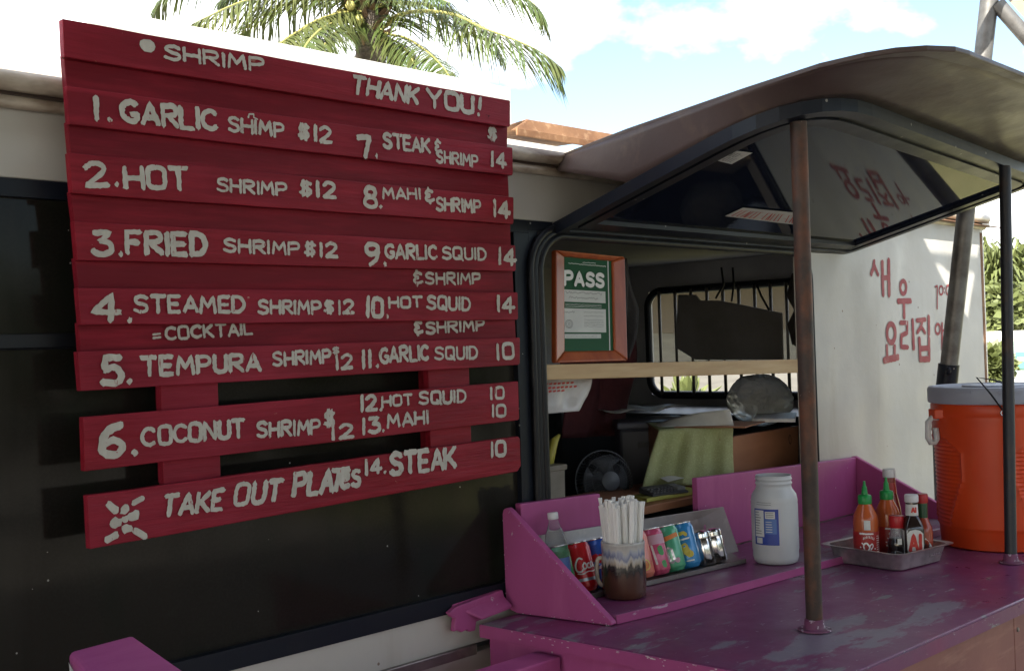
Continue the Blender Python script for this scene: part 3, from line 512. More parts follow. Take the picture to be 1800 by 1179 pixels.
TX = {0: [('SHRIMP', 289, 103, 462, 127, 24), ('THANK', 618, 163, 733, 183, 29), ('YOU!', 752, 187, 845, 202, 30)], 1: [('$', 857, 246, 874, 248, 22)],
 2: [('1.', 163, 210, 196, 213, 38), ('GARLIC', 215, 215, 380, 229, 37), ('SHIMP', 402, 230, 498, 242, 24), ('$12', 524, 244, 582, 252, 27), ('7.', 632, 276, 664, 277, 36), ('STEAK', 674, 259, 755, 269, 24), ('&', 764, 268, 774, 269, 21), ('SHRIMP', 767, 285, 839, 294, 20), ('14', 863, 291, 888, 296, 25)],
 4: [('2.', 153, 327, 208, 327, 40), ('HOT', 221, 331, 330, 333, 37), ('SHRIMP', 381, 335, 502, 345, 22), ('$12', 526, 344, 588, 349, 27), ('8.', 641, 362, 671, 366, 34), ('MAHI', 673, 349, 738, 350, 18), ('&', 747, 356, 762, 355, 21), ('SHRIMP', 767, 369, 843, 375, 22), ('14', 867, 380, 895, 383, 27)],
 6: [('3.', 164, 446, 214, 448, 40), ('FRIED', 223, 445, 363, 447, 37), ('SHRIMP', 394, 442, 524, 448, 22), ('$12', 535, 449, 592, 452, 24), ('9.', 642, 463, 678, 466, 36), ('GARLIC', 677, 453, 766, 456, 24), ('SQUID', 777, 455, 854, 457, 20), ('14', 876, 464, 905, 467, 28)],
 7: [('&', 725, 500, 740, 500, 21), ('SHRIMP', 748, 499, 843, 499, 19)], 8: [('4.', 163, 561, 230, 564, 44), ('STEAMED', 235, 549, 430, 548, 28), ('SHRIMP', 454, 551, 562, 552, 23), ('$12', 569, 551, 620, 551, 23), ('10.', 644, 555, 682, 558, 32), ('HOT', 684, 541, 741, 539, 18), ('SQUID', 750, 542, 826, 546, 22), ('14', 873, 547, 903, 548, 26)],
 9: [('=', 268, 597, 281, 596, 13), ('COCKTAIL', 291, 598, 443, 587, 22), ('&', 727, 587, 741, 586, 22), ('SHRIMP', 748, 586, 850, 580, 19)],
 10: [('5.', 179, 674, 231, 672, 44), ('TEMPURA', 249, 660, 456, 651, 31), ('SHRIMP', 480, 643, 580, 637, 23), ('$', 584, 622, 596, 621, 12), ('12', 590, 649, 619, 646, 24), ('11.', 636, 646, 664, 645, 30), ('GARLIC', 668, 638, 752, 632, 26), ('SQUID', 764, 632, 839, 629, 21), ('10', 872, 631, 902, 628, 26)],
 11: [('6.', 178, 802, 239, 798, 54), ('COCONUT', 251, 784, 428, 767, 32), ('SHRIMP', 451, 768, 562, 761, 25), ('$', 570, 749, 589, 748, 28), ('12', 583, 772, 619, 769, 25), ('12.', 634, 722, 671, 720, 26), ('HOT', 672, 715, 724, 710, 18), ('SQUID', 736, 710, 819, 706, 21), ('10', 862, 702, 885, 700, 20), ('13.', 636, 761, 676, 758, 26), ('MAHI', 682, 751, 752, 743, 22), ('10', 863, 732, 888, 731, 20)],
 12: [('TAKE', 285, 907, 388, 894, 34), ('OUT', 412, 888, 492, 878, 36), ('PLA', 515, 871, 583, 862, 38), ('T', 575, 862, 605, 860, 36), ('es', 598, 857, 632, 852, 36), ('14.', 641, 834, 678, 830, 25), ('STEAK', 686, 834, 800, 820, 36), ('10', 862, 802, 888, 799, 25)]}
def plane_frame(px0, py0, px1, py1, h, Y):
    a = aY(px0, py0, Y); b2_ = aY(px1, py1, Y); t = aY(px0-h*.033, py0-h, Y); ex = (b2_-a); L_ = ex.length; ex = ex/L_; ey = Vector((-ex.z, 0, ex.x))
    return (lambda u, v, l: a+ex*u+ey*v+Vector((0, -l, 0))), L_, (t-a).length
for i, (kind, tl, tr, bl, brr) in enumerate(BOARDS):
    Y = YF if kind == 'F' else YB
    tlp, trp, brp, blp = [aY(*c, Y) for c in (tl, tr, brr, bl)]
    # sawn edges waver a little, corners knocked off
    n = 14; top_ = [tlp.lerp(trp, k/n)+Vector((0, 0, .0012*mnoise.noise(Vector((k*.7, i*5.1, 0))))) for k in range(n+1)]; bot = [blp.lerp(brp, k/n)+Vector((0, 0, .0012*mnoise.noise(Vector((k*.7, i*5.1, 7))))) for k in range(n+1)]
    c_ = .006 if i == 12 else .002
    poly = [top_[0]]+top_[1:-1]+[top_[-1]-Vector((c_, 0, 0)), top_[-1]-Vector((0, 0, c_)), bot[-1]+Vector((0, 0, c_*2)), bot[-1]-Vector((c_*2, 0, 0))]+bot[1:-1][::-1]+[bot[0]]
    m = MB(); m.prism(poly, (0, .017, 0)); bo = obj('board', m, 'red_paint' if kind == 'F' else 'red_paint_recess_shade', sign, bevel=.0018, world=True)
    if i in TX:
        for (t, x0, y0, x1, y1, h) in TX[i]:
            fn, L_, H = plane_frame(x0, y0, x1, y1, h, Y-.0004)
            sw = (.135 if h < 30 else .138)*random.uniform(.94, 1.06)
            m = MB()
            if t == '$':
                text_on(m, t, fn, 0, 0, L_, H, .15, rough=.6, jit=.05)
            else: text_on(m, t, fn, 0, 0, L_, H, sw, gap=.24, rough=.38, jit=.06, slant=.18 if t in ('THANK', 'TAKE', 'OUT', 'PLA', 'T') else 0)
            obj('lettering', m, 'brush_white', bo, world=True, recalc=False)
        m = MB()
        if i == 0:
            fn, L_, H = plane_frame(244, 79, 273, 83, 26, Y-.0004); ribbon(m, [(L_*.3, 0), (L_*.7, 0)], H*.42, fn, .0009, .1)
        if i == 2:
            fn, L_, H = plane_frame(436, 207, 452, 209, 12, Y-.0004); ribbon(m, [(0, 0), (.1*L_, H*.5), (.6*L_, H*.6), (L_*.6, H*.1), (L_, -.1*H)], H*.13, fn, .0009, .3)
        if i == 12:
            for (x0, y0, x1, y1, r) in ((190, 886, 204, 897, 9), (234, 884, 250, 875, 8), (215, 898, 223, 891, 10), (229, 909, 240, 904, 12), (216, 913, 222, 911, 8), (198, 922, 207, 915, 12), (218, 929, 226, 928, 11), (237, 932, 254, 943, 9), (186, 949, 204, 939, 9)):
                a = aY(x0, y0, Y-.0004); c = aY(x1, y1, Y-.0004); k = (aY(x0, y0-r, Y)-aY(x0, y0, Y)).length*.72
                LIFT[0] += 1; ribbon(m, [(a.x, a.z), ((a.x+c.x)/2, (a.z+c.z)/2), (c.x, c.z)], k, lambda u, v, l: (u, Y-.0004-l, v), .0008+(LIFT[0] % 24)*.00006, .3)
        if m.v: obj('brush_mark', m, 'brush_white', bo, world=True, recalc=False)
for (x0, x1, t0) in ((281, 382, 660), (752, 824, 640)):
    xs = [aY(x0, 690, -.06).x, aY(x1, 690, -.06).x]; m = MB(); m.box((xs[0], -.064, 1.36), (xs[1], -.045, 2.2)); obj('upright', m, 'red_paint', sign, bevel=.002, world=True)
    m = MB(); m.box((xs[0]+.02, -.045, 1.36), (xs[0]+.045, -.006, 2.2)); obj('batten', m, 'red_paint_recess_shade', sign, world=True)
# ------------------------------------------------------------------ purple serving counter
ctr = thing('serving_counter', 'worn purple painted serving counter in front of the truck opening', 'counter', (2.0, -.5, 0))
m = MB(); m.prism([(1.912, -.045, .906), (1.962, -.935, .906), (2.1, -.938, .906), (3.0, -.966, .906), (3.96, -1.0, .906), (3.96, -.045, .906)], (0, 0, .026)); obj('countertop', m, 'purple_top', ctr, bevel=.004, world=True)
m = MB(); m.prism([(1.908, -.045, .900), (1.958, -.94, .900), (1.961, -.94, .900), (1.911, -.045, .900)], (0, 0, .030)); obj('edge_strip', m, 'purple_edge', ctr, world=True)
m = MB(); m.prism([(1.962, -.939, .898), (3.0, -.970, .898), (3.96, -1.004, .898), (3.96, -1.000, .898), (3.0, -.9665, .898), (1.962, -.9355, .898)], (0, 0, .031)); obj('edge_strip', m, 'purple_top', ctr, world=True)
m = MB(); m.prism([(1.935, -.05, 0), (1.982, -.92, 0), (2.0, -.92, 0), (1.953, -.05, 0)], (0, 0, .9)); obj('side_panel', m, 'purple', ctr, bevel=.003, world=True)
sx = [2.0, 2.86, 3.42, 3.95]
for a, c in zip(sx, sx[1:]):
    ya = -.925-.034*(a-2); yb = -.925-.034*(c-2); m = MB(); m.prism([(a+.001, ya, 0), (c-.001, yb, 0), (c-.001, yb+.014, 0), (a+.001, ya+.014, 0)], (0, 0, .903)); fp = obj('front_panel', m, 'bare_ply', ctr, bevel=.002, world=True)
    m = MB()
    for zz in (.86, .5, .1): m.lathe([(.006, 0), (.005, .003), (0, .004)], 8, (0, 0, 0)); m.v[-24:] = [Vector((a+.02+v.x, ya-.0006*20*.02-v.z-.0004, zz+v.y)) for v in m.v[-24:]]
    obj('screw', m, 'steel_dull', fp, world=True)
m = MB(); rg = [aY(x, y, -.03) for x, y in ((789, 1077), (802, 1066), (840, 1052), (884, 1036), (892, 1072), (838, 1092), (836, 1108), (826, 1110), (822, 1106), (812, 1111), (806, 1107), (798, 1110), (801, 1086), (795, 1084))]
m.prism(rg, (0, .015, 0)); obj('wall_ledge', m, 'purple', ctr, bevel=.003, world=True)
m = MB(); q0, q1_, q2_, q3 = rg[1], rg[3], rg[4], rg[5]
m.hexa([(q0.x, -.012, q0.z-.004), (q1_.x, -.012, q1_.z-.01), (q1_.x+.01, -.05, q2_.z+.008), (q3.x, -.05, q3.z+.006)], [(q0.x, -.012, q0.z+.004), (q1_.x, -.012, q1_.z), (q1_.x+.01, -.05, q2_.z+.018), (q3.x, -.05, q3.z+.014)]); obj('ledge_cap', m, 'purple', ctr, bevel=.003, world=True)

# ------------------------------------------------------------------ purple display shelf standing on the counter
shf = thing('display_shelf', 'purple painted wooden display shelf with triangular ends standing on the counter', 'shelf', (2.9, -.2, .9325))
SB = .956
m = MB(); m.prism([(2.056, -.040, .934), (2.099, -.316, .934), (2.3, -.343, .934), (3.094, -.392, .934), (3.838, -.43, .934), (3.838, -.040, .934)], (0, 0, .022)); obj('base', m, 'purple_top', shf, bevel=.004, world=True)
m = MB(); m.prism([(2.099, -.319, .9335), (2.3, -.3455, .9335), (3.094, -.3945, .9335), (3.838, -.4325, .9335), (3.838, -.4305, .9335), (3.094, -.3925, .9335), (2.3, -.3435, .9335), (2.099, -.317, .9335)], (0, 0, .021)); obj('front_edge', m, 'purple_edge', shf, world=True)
sp = [(-.016, 1.178), (-.010, 1.190), (-.014, 1.196), (-.030, 1.190)]
tri = [(-.014, 1.18), (-.018, 1.192), (-.028, 1.196), (-.038, 1.190), (-.285, .972), (-.318, .945), (-.321, .938), (-.318, .934), (-.050, .934), (-.028, .940), (-.016, .958)]
m = MB(); m.prism([(2.030+.047*(-.016-y)/.305, y, z) for y, z in tri], (.019, 0, 0)); obj('side_panel', m, 'purple', shf, bevel=.004, world=True)
m = MB(); m.prism([(3.84, -.014, .934), (3.84, -.014, 1.158), (3.84, -.03, 1.160), (3.84, -.42, .968), (3.84, -.43, .934)], (.019, 0, 0)); obj('side_panel', m, 'purple', shf, bevel=.003, world=True)
rs_ = random.getstate(); random.seed(5); m = MB()
fx = lambda y: 2.030+.047*(-.016-y)/.305
e_ = [tri[i] for i in range(2, 9)]+[tri[-1], tri[0]]
for (ya, za), (yb, zb_), n_c in ((tri[3], tri[4], 26), (tri[7], tri[8], 16), (tri[9], tri[10], 3), (tri[10], tri[0], 8), (tri[4], tri[6], 5)):
    for k in range(n_c):
        t = random.random(); y = ya+(yb-ya)*t; z = za+(zb_-za)*t; nx, nz = -(zb_-za), (yb-ya); l = math.hypot(nx, nz) or 1; o = random.uniform(.0005, .004)*(1 if random.random() < .8 else 3)
        cy_, cz_ = (-.17-y), (1.02-z); s = 1 if nx*cy_+nz*cz_ > 0 else -1; y += s*nx/l*o; z += s*nz/l*o; q = random.uniform(.001, .004)
        ribbon(m, [(y, z), (y+(yb-ya)/(abs(yb-ya)+abs(zb_-za)+1e-6)*q, z+(zb_-za)/(abs(yb-ya)+abs(zb_-za)+1e-6)*q)], random.uniform(.0004, .0012), lambda u, v, L_: (fx(u)-.0004-L_, u, v), .0003*random.random(), .8)
prop(obj('chipped_paint', m, 'chip_white', shf, world=True), kind='stuff')
m = MB()
for k in range(60):
    t = random.random()**.7; y = -.06-.86*t; x = 1.9085+.05*(-.045-y)/.895; z = random.choice((.9285, .927, .924, .915)) + random.uniform(-.002, .001); q = random.uniform(.001, .008)
    ribbon(m, [(y, z), (y-q, z+random.uniform(-.0005, .0005))], random.uniform(.0005, .0014), lambda u, v, L_: (1.9078+.05*(-.045-u)/.895-L_, u, v), .0003*random.random(), .8)
prop(obj('chipped_paint', m, 'chip_white', ctr, world=True), kind='stuff'); random.setstate(rs_)
for px0, px1, pyl, pyr in ((915, 1055, 885, 867), (1225, 1502, 840, 804)):
    a = aY(px0, pyl, -.036); c = aY(px1, pyr, -.036); x0 = max(a.x, 2.054); x1 = min(c.x, 3.838)
    if px0 > 1000: x1 = 3.838
    m = MB(); m.hexa([(x0, -.036, .9565), (x1, -.036, .9565), (x1, -.016, .9565), (x0, -.016, .9565)], [(x0, -.036, a.z), (x1, -.036, c.z), (x1, -.016, c.z), (x0, -.016, a.z)]); obj('back_board', m, 'purple', shf, bevel=.003, world=True)

# ------------------------------------------------------------------ steel rack and drinks
rk = thing('steel_rack', 'dull steel rack holding drink cans on the purple shelf', 'rack', (2.5, -.13, .957))
m = MB(); m.prism([(2.075, -.038, 1.115), (2.925, -.072, 1.092), (2.94, -.112, .958), (2.075, -.068, .958)], (0, .0025, 0)); obj('back_sheet', m, 'steel_dull', rk, bevel=.0008, world=True)
m = MB(); m.prism([(2.085, -.068, .9575), (2.10, -.158, .9575), (2.80, -.228, .9575), (2.90, -.112, .9575)], (0, 0, .002)); m.prism([(2.10, -.158, .9575), (2.80, -.228, .9575), (2.80, -.2255, .9575), (2.10, -.1555, .9575)], (0, 0, .013)); obj('tray', m, 'steel_dull', rk, world=True)
m = MB()
for p in ((2.80, 1.05), (2.845, 1.03)):
    ribbon(m, [(p[0], p[1]), (p[0]+.01, p[1]-.03), (p[0]+.004, p[1]-.07)], .006, lambda u, v, l: (u, -.098-l-(1.09-v)*-.0-(1.09-v)*.22+.02, v), .001, .8)
obj('paint_smear', m, 'purple_edge', rk, world=True)
CANG = -2.44
def can(x, y, col, label, deco, off=.004, lean=16, h=.125, r=.0328):
    t = thing('drink_can', label, 'can', (x, y, .9605), (radians(-lean), 0, radians(-5)), 'drink cans in the steel rack')
    m = MB(); m.lathe([(r*.70, 0), (r*.74, .001), (r*.80, .003), (r*.985, .0115), (r, .013), (r, h-.013), (r*.985, h-.0115), (r*.85, h-.001)], 36); bd = obj('body', m, col, t, smooth=22)
    m = MB(); m.lathe([(r*.85, h-.0012), (r*.875, h+.0004), (r*.87, h+.0022), (r*.80, h+.0020), (r*.78, h-.003), (0, h-.003)], 24); obj('lid', m, 'alu', t, smooth=50)
    def fn(u, v, l): a = CANG+radians(5)+(u+off)/r; return ((r+l)*cos(a), (r+l)*sin(a), v)
    for nm, mt, items in deco:
        m = MB()
        for it_ in items:
            if it_[0] == 'band': m.cylpatch(r, CANG-1.5, CANG+1.5, it_[1], it_[2], 24, lambda a, z: ((r+.0003)*cos(a), (r+.0003)*sin(a), z))
            else: LIFT[0] += 1; ribbon(m, it_[1], it_[2], fn, .0006+(LIFT[0] % 20)*.00004, .15)
        obj(nm, m, mt, bd, recalc=False)
    return t
def S(w, *pts): return ('s', list(pts), w)
def yl(x): return -.105-.095*(x-2.2)
can(2.165, yl(2.165), 'can_green', 'green soda can beside the water bottle, leftmost can of the rack', [('print', 'print_silver', [S(.004, (-.02, .02), (-.01, .05), (.004, .06), (.02, .075))]), ('emblem', 'can_teal', [S(.010, (.006, .03), (.008, .055))])])
can(2.237, yl(2.237), 'can_red', 'red cola can with flowing white script on its side', [('lettering', 'white_print',
   [S(.0022, *chaikin([(-.004, .082), (-.012, .088), (-.024, .072), (-.024, .054), (-.012, .050), (-.004, .058)])), S(.0019, *chaikin([(.0, .072), (-.006, .066), (-.004, .056), (.004, .058), (.004, .070), (-.001, .072)])), S(.0019, *chaikin([(.013, .070), (.007, .068), (.006, .058), (.014, .058)])), S(.0019, *chaikin([(.022, .072), (.016, .070), (.016, .059), (.022, .060), (.024, .074), (.025, .058), (.029, .062)])),
    S(.0014, *chaikin([(-.022, .048), (-.008, .044), (.006, .050), (.02, .047), (.03, .05)]))]), ('band', 'print_silver', [('band', .026, .034)])], .010)
can(2.308, yl(2.308), 'can_blue', 'blue and red cola can half hidden behind the straw mug', [('emblem', 'can_red', [S(.012, (-.016, .078), (.014, .070))]), ('wave', 'white_print', [S(.0035, *chaikin([(-.03, .058), (-.01, .050), (.01, .062), (.03, .056)]))])])
can(2.385, yl(2.385), 'can_orange', 'pale orange juice can directly behind the straw mug', [('print', 'print_yellow', [S(.008, (-.01, .09), (.01, .09))])])
can(2.452, yl(2.452), 'can_orange', 'salmon orange juice can with a fruit picture, right of the mug', [('print', 'print_yellow', [S(.009, (-.006, .097), (.012, .094)), S(.0015, *ell(.006, .034, .014, .014))]), ('fruit', 'print_orange', [S(.010, (.003, .034), (.009, .034))])])
can(2.515, yl(2.515), 'can_pink', 'pink guava juice can with green fruit picture', [('print', 'print_pinkpale', [('band', .082, .108)]), ('fruit', 'print_green', [S(.008, (.012, .072), (.013, .056)), S(.007, (.014, .032), (.015, .022))]), ('glow', 'white_print', [S(.003, (-.010, .080), (-.006, .03))])])
can(2.578, yl(2.578), 'can_teal', 'green juice can with orange banner and pink fruit', [('banner', 'print_orange', [S(.006, (-.016, .090), (.024, .098))]), ('print', 'print_silver', [S(.010, (-.010, .06), (-.006, .03))]), ('fruit', 'print_pinkpale', [S(.007, (.006, .028), (.010, .03))])])
can(2.643, yl(2.643), 'can_sky', 'bright blue juice can with yellow lemon picture', [('print', 'print_yellow', [S(.005, (-.020, .096), (-.004, .099), (.002, .092)), S(.010, (-.010, .062), (-.006, .046), (.004, .036))]), ('lettering', 'white_print', [S(.0022, (-.018, .08), (.008, .082)), S(.0018, (-.012, .02), (.008, .02))])])
for k, (x, lab) in enumerate(((2.705, 'ribbed steel shaker standing against the lemon can'), (2.758, 'ribbed steel shaker at the right end of the rack'))):
    t = thing('shaker', lab, 'shaker', (x, yl(x)-.004, .9605), (radians(-12), 0, .3*k), 'steel shakers')
    m = MB(); r = .0275; n = 40; vs = []; fs = []
    prof = [(.9, 0), (1, .004), (1, .066), (.93, .074)]
    for pr_, z in prof:
        for i in range(n): a = 2*pi*i/n; q = r*pr_*(1+.02*cos(a*10)); vs.append((q*cos(a), q*sin(a), z))
    for j in range(3):
        for i in range(n): fs.append((j*n+i, j*n+(i+1) % n, (j+1)*n+(i+1) % n, (j+1)*n+i))
    fs += [tuple(range(n))[::-1], tuple(range(3*n, 4*n))]; m.add(vs, fs); obj('body', m, 'chrome', t, smooth=40)
    m = MB(); m.lathe([(.0265, .075), (.0272, .079), (.0265, .083), (.0272, .087), (.0265, .091), (.0255, .093), (.012, .098), (0, .099)], 26); obj('cap', m, 'chrome', t, smooth=40)
# water bottle
t = thing('water_bottle', 'clear plastic water bottle with a white cap behind the purple side panel', 'bottle', (2.150, -.098, .9605), (radians(-6), 0, 0))
m = MB(); m.lathe([(.026, 0), (.031, .006), (.031, .05), (.029, .055), (.031, .06), (.031, .105), (.030, .13), (.024, .160), (.014, .185), (.012, .192), (.012, .198)], 26); obj('bottle_body', m, 'clear_plastic', t, smooth=50)
m = MB(); m.lathe([(.0135, .197), (.014, .199), (.014, .212), (.0125, .214), (0, .214)], 22); obj('cap', m, 'white_plastic', t, smooth=40)
m = MB(); m.lathe([(.0316, .06), (.0316, .10)], 26); m.f = m.f[:26]; m.mi = m.mi[:26]; obj('label', m, 'label_blue_light', t, smooth=True)
# mug of straws
MX, MY = 2.262, -.212; mr = .057; mh = .142
mug = thing('glazed_mug', 'brown and white glazed stoneware mug full of paper straws', 'mug', (MX, MY, SB+.001))
m = MB(); m.lathe([(mr*.86, 0), (mr*.95, .004), (mr*.985, .02), (mr, .05), (mr*.985, .085), (mr*.965, .105), (mr*.96, .12), (mr*.975, .134), (mr*.985, mh-.004), (mr*.95, mh), (mr*.89, mh-.003), (mr*.87, .10), (mr*.85, .02), (0, .02)], 44); obj('mug_body', m, 'mug_stoneware', mug, smooth=50)
m = MB(); ha = 2.45; hp = [(mr*.98, .10), (mr*1.14, .100), (mr*1.22, .085), (mr*1.21, .055), (mr*1.12, .036), (mr*.97, .03)]
m.tube([(a*cos(ha), a*sin(ha), z) for a, z in chaikin(hp)], .0055, 10); obj('handle', m, 'mug_drip', mug, smooth=True)
for i in range(64):
    a = random.random()*2*pi; rr_ = sqrt(random.random())*.046; bx, by = rr_*.80*cos(a), rr_*.80*sin(a); tx, ty = rr_*1.25*cos(a)+random.uniform(-.006, .006), rr_*1.18*sin(a)+random.uniform(-.006, .006)
    L_ = random.uniform(.228, .252); m = MB(); p = Vector((bx, by, .022)); q = Vector((tx, ty, L_)); dd = (q-p).normalized()
    m.tube([p, q-dd*.012, q-dd*.006, q], [.0043, .0043, .0050, .0056], 7); s_ = obj('paper_straw', m, 'straw', None, smooth=40); s_.location = mug.location
    prop(s_, 'white paper wrapped straw standing in the glazed mug', 'straw', 'wrapped straws in the mug')
m = MB(); m.tube([(.036, -.006, .05), (.048, -.014, .225), (.050, -.015, .236)], [.0036, .0036, .0046], 7); s_ = obj('paper_straw', m, 'straw', None, smooth=40); s_.location = mug.location; prop(s_, 'white paper wrapped straw standing in the glazed mug', 'straw', 'wrapped straws in the mug')

# plastic jar
jr = thing('plastic_jar', 'open translucent white plastic jar with blue nutrition label', 'jar', (2.866, -.286, SB+.001))
r = .066; H = .250
m = MB(); m.lathe([(r*.80, 0), (r*.92, .004), (r*.98, .018), (r*.975, .034), (r*1.0, .040), (r, .165), (r*.99, .172), (r*1.0, .178), (r*.95, .196), (r*.78, .212), (r*.755, .218), (r*.755, .224), (r*.79, .226), (r*.79, .229), (r*.755, .232), (r*.755, .236), (r*.79, .238), (r*.79, .241), (r*.76, .244), (r*.77, H), (r*.73, H), (r*.72, .215), (r*.9, .19), (r*.95, .16), (r*.95, .03), (r*.85, .008), (0, .006)], 44); obj('jar_body', m, 'jar_plastic', jr, smooth=50)
ja = -2.58
def jfn(u, v, l): a = ja+u/r; return ((r+.0006+l)*cos(a), (r+.0006+l)*sin(a), v)
m = MB(); m.grid(lambda u, v: jfn(-.066+.076*u, .058+.102*v, 0), 14, 4); lb = obj('label', m, 'label_blue', jr, recalc=False)
m = MB(); m.grid(lambda u, v: jfn(-.030+.034*u, .090+.042*v, .0003), 8, 2); obj('label_field', m, 'label_blue_light', lb, recalc=False)
m = MB(); m.grid(lambda u, v: jfn(-.062+.030*u, .081+.075*v, .0004), 8, 2); m.grid(lambda u, v: jfn(-.028+.028*u, .133+.020*v, .0005), 8, 2); m.grid(lambda u, v: jfn(-.058+.020*u, .062+.016*v, .0004), 8, 2)
for k in range(5): ribbon(m, [(-.026, .124-.007*k), (-.026+random.uniform(.014, .026), .124-.007*k)], .0011, jfn, .0008, .3)
obj('facts_panel', m, 'paper', lb, recalc=False)
m = MB()
for k in range(9): ribbon(m, [(-.060, .150-.0075*k), (-.060+random.uniform(.012, .025), .150-.0075*k)], .0012, jfn, .0009, .3)
for k in range(3): ribbon(m, [(-.025, .149-.005*k), (-.004, .149-.005*k)], .0009, jfn, .001, .3)
for k in range(2): ribbon(m, [(-.055, .190-.006*k-.012), (-.01, .190-.006*k-.012)], .0006, jfn, .0004, .3)
obj('print', m, 'ink_grey', lb, recalc=False)

# ------------------------------------------------------------------ steel pan of sauces
pan = thing('steel_pan', 'shallow stainless steel pan of sauce bottles on the counter', 'pan', (3.16, -.48, .9325), (0, 0, radians(-8)))
def prect(hx, hy, rr_, z, n=7): return [(cx+rr_*cos(a0+pi/2*i/n), cy+rr_*sin(a0+pi/2*i/n), z) for cx, cy, a0 in ((hx-rr_, -hy+rr_, -pi/2), (hx-rr_, hy-rr_, 0), (-hx+rr_, hy-rr_, pi/2), (-hx+rr_, -hy+rr_, pi)) for i in range(n+1)]
lv = [prect(.105, .105, .03, 0), prect(.113, .113, .03, .004), prect(.123, .123, .032, .042), prect(.127, .127, .032, .053), prect(.139, .139, .03, .055), prect(.142, .142, .03, .054), prect(.141, .141, .03, .0525), prect(.128, .128, .032, .0515), prect(.1215, .1215, .032, .042), prect(.111, .111, .028, .006), prect(.10, .10, .028, .003)]
m = MB(); n = len(lv[0]); m.add([p for l in lv for p in l], [(j*n+i, j*n+(i+1) % n, (j+1)*n+(i+1) % n, (j+1)*n+i) for j in range(len(lv)-1) for i in range(n)]+[tuple(range(n))[::-1], tuple(range((len(lv)-1)*n, len(lv)*n))]); obj('pan_body', m, 'steel', pan, smooth=45)
m = MB()
for k in range(6): ribbon(m, [(.03+.012*k, .025), (.034+.012*k, .033), (.036+.012*k, .026)], .0009, lambda u, v, l: (u, -.1195-l-(v-.025)*.27, v), .001, .5)
obj('scratched_mark', m, 'alu', pan)
PZ = .936
def lathe_part(nm, prof, mt, parent, n=28, sm=50): mm = MB(); mm.lathe(prof, n); return obj(nm, mm, mt, parent, smooth=sm)
def sfn(r, ac): return lambda u, v, l: ((r+.0005+l)*cos(ac+u/r), (r+.0005+l)*sin(ac+u/r), v)
def chili(px, py, lab, k):
    p = aZ(px, py, PZ); t = thing('chili_sauce_bottle', lab, 'sauce bottle', (p.x, p.y, PZ), (0, 0, .1*k), 'chili sauce bottles with green caps'); r = .036; t.scale = (1, 1, 1.06)
    bd = lathe_part('bottle_body', [(r*.9, 0), (r, .006), (r, .115), (r*.93, .130), (r*.62, .152), (r*.50, .160), (r*.48, .166)], 'sauce_orange', t)
    lathe_part('cap', [(r*.53, .160), (r*.55, .163), (r*.55, .181), (r*.48, .184), (r*.26, .186), (r*.20, .205), (r*.12, .210), (r*.10, .222), (0, .223)], 'cap_green', t)
    m = MB(); m.lathe([(r+.0006, .010), (r+.0006, .086)], 28); m.f = m.f[:28]; m.mi = m.mi[:28]; lb = obj('label', m, 'label_red', bd, smooth=True)
    f = sfn(r+.0006, -2.55); m = MB()
    ribbon(m, [(-.022, .082), (.016, .081)], .0022, f, .0006, .4)
    for q in (chaikin([(-.012, .050), (-.006, .058), (.002, .052), (.006, .042), (-.002, .034), (-.010, .038), (-.012, .050)]), chaikin([(.004, .046), (.012, .056), (.016, .048), (.008, .038)]), [(-.004, .034), (-.006, .026)], [(.002, .034), (.003, .026)], [(-.012, .052), (-.016, .056)]): ribbon(m, q, .0020, f, .0007, .4)
    for a in range(9): g_ = pi*(1.0+a/8*.95); ribbon(m, [(.0+.023*cos(g_)*.9, .045+.027*sin(g_)), (.001+.023*cos(g_)*.9, .044+.027*sin(g_))], .0021, f, .0006, .3)
    for a in range(8): ribbon(m, [(-.012+.0042*a, .066+.004*sin(a*.5)), (-.011+.0042*a, .072+.004*sin(a*.5))], .0009, f, .0006, .4)
    for a in range(10): ribbon(m, [(.028, .074-.006*a), (.028+random.uniform(.008, .014), .074-.006*a)], .0010, f, .0006, .3)
    obj('print', m, 'white_print', lb, recalc=False)
    m = MB(); m.grid(lambda u, v: f(-.009+.018*u, .092+.026*v, .0004), 6, 2); obj('upper_label', m, 'paper', bd, recalc=False)
    return t
chili(1524, 986, 'chili sauce bottle with green nozzle nearest the left rim of the pan', 0); chili(1562, 976, 'chili sauce bottle with green nozzle behind the soy sauce', 3)
p = aZ(1576, 966, PZ); t = thing('ketchup_bottle', 'tall ketchup bottle with white screw cap at the back of the pan', 'sauce bottle', (p.x+.03, p.y+.03, PZ)); r = .033; t.scale = (1, 1, 1.08)
lathe_part('bottle_body', [(r*.9, 0), (r, .006), (r, .09), (r*.93, .115), (r*.60, .160), (r*.52, .185), (r*.52, .205)], 'ketchup', t); lathe_part('neck_label', [(r*.535, .188), (r*.63, .158)][::-1], 'label_red', t); lathe_part('cap', [(r*.58, .203), (r*.6, .206), (r*.6, .224), (r*.55, .227), (0, .227)], 'white_plastic', t)
m = MB(); f = sfn(r, -2.5); m.grid(lambda u, v: f(-.02+.04*u, .03+.055*v, 0), 10, 2); obj('label', m, 'print_pinkpale', t, recalc=False)
p = aZ(1579, 988, PZ); t = thing('soy_sauce_bottle', 'small soy sauce bottle with red cap at the front of the pan', 'sauce bottle', (p.x, p.y, PZ)); r = .027; t.scale = (1.2, 1.2, 1.42)
lathe_part('sauce', [(r*.8, .0), (r*1.0, .003), (r*1.02, .012), (r*.86, .024), (r*.82, .030), (r*.88, .040), (r*.72, .050), (0, .050)], 'soy', t)
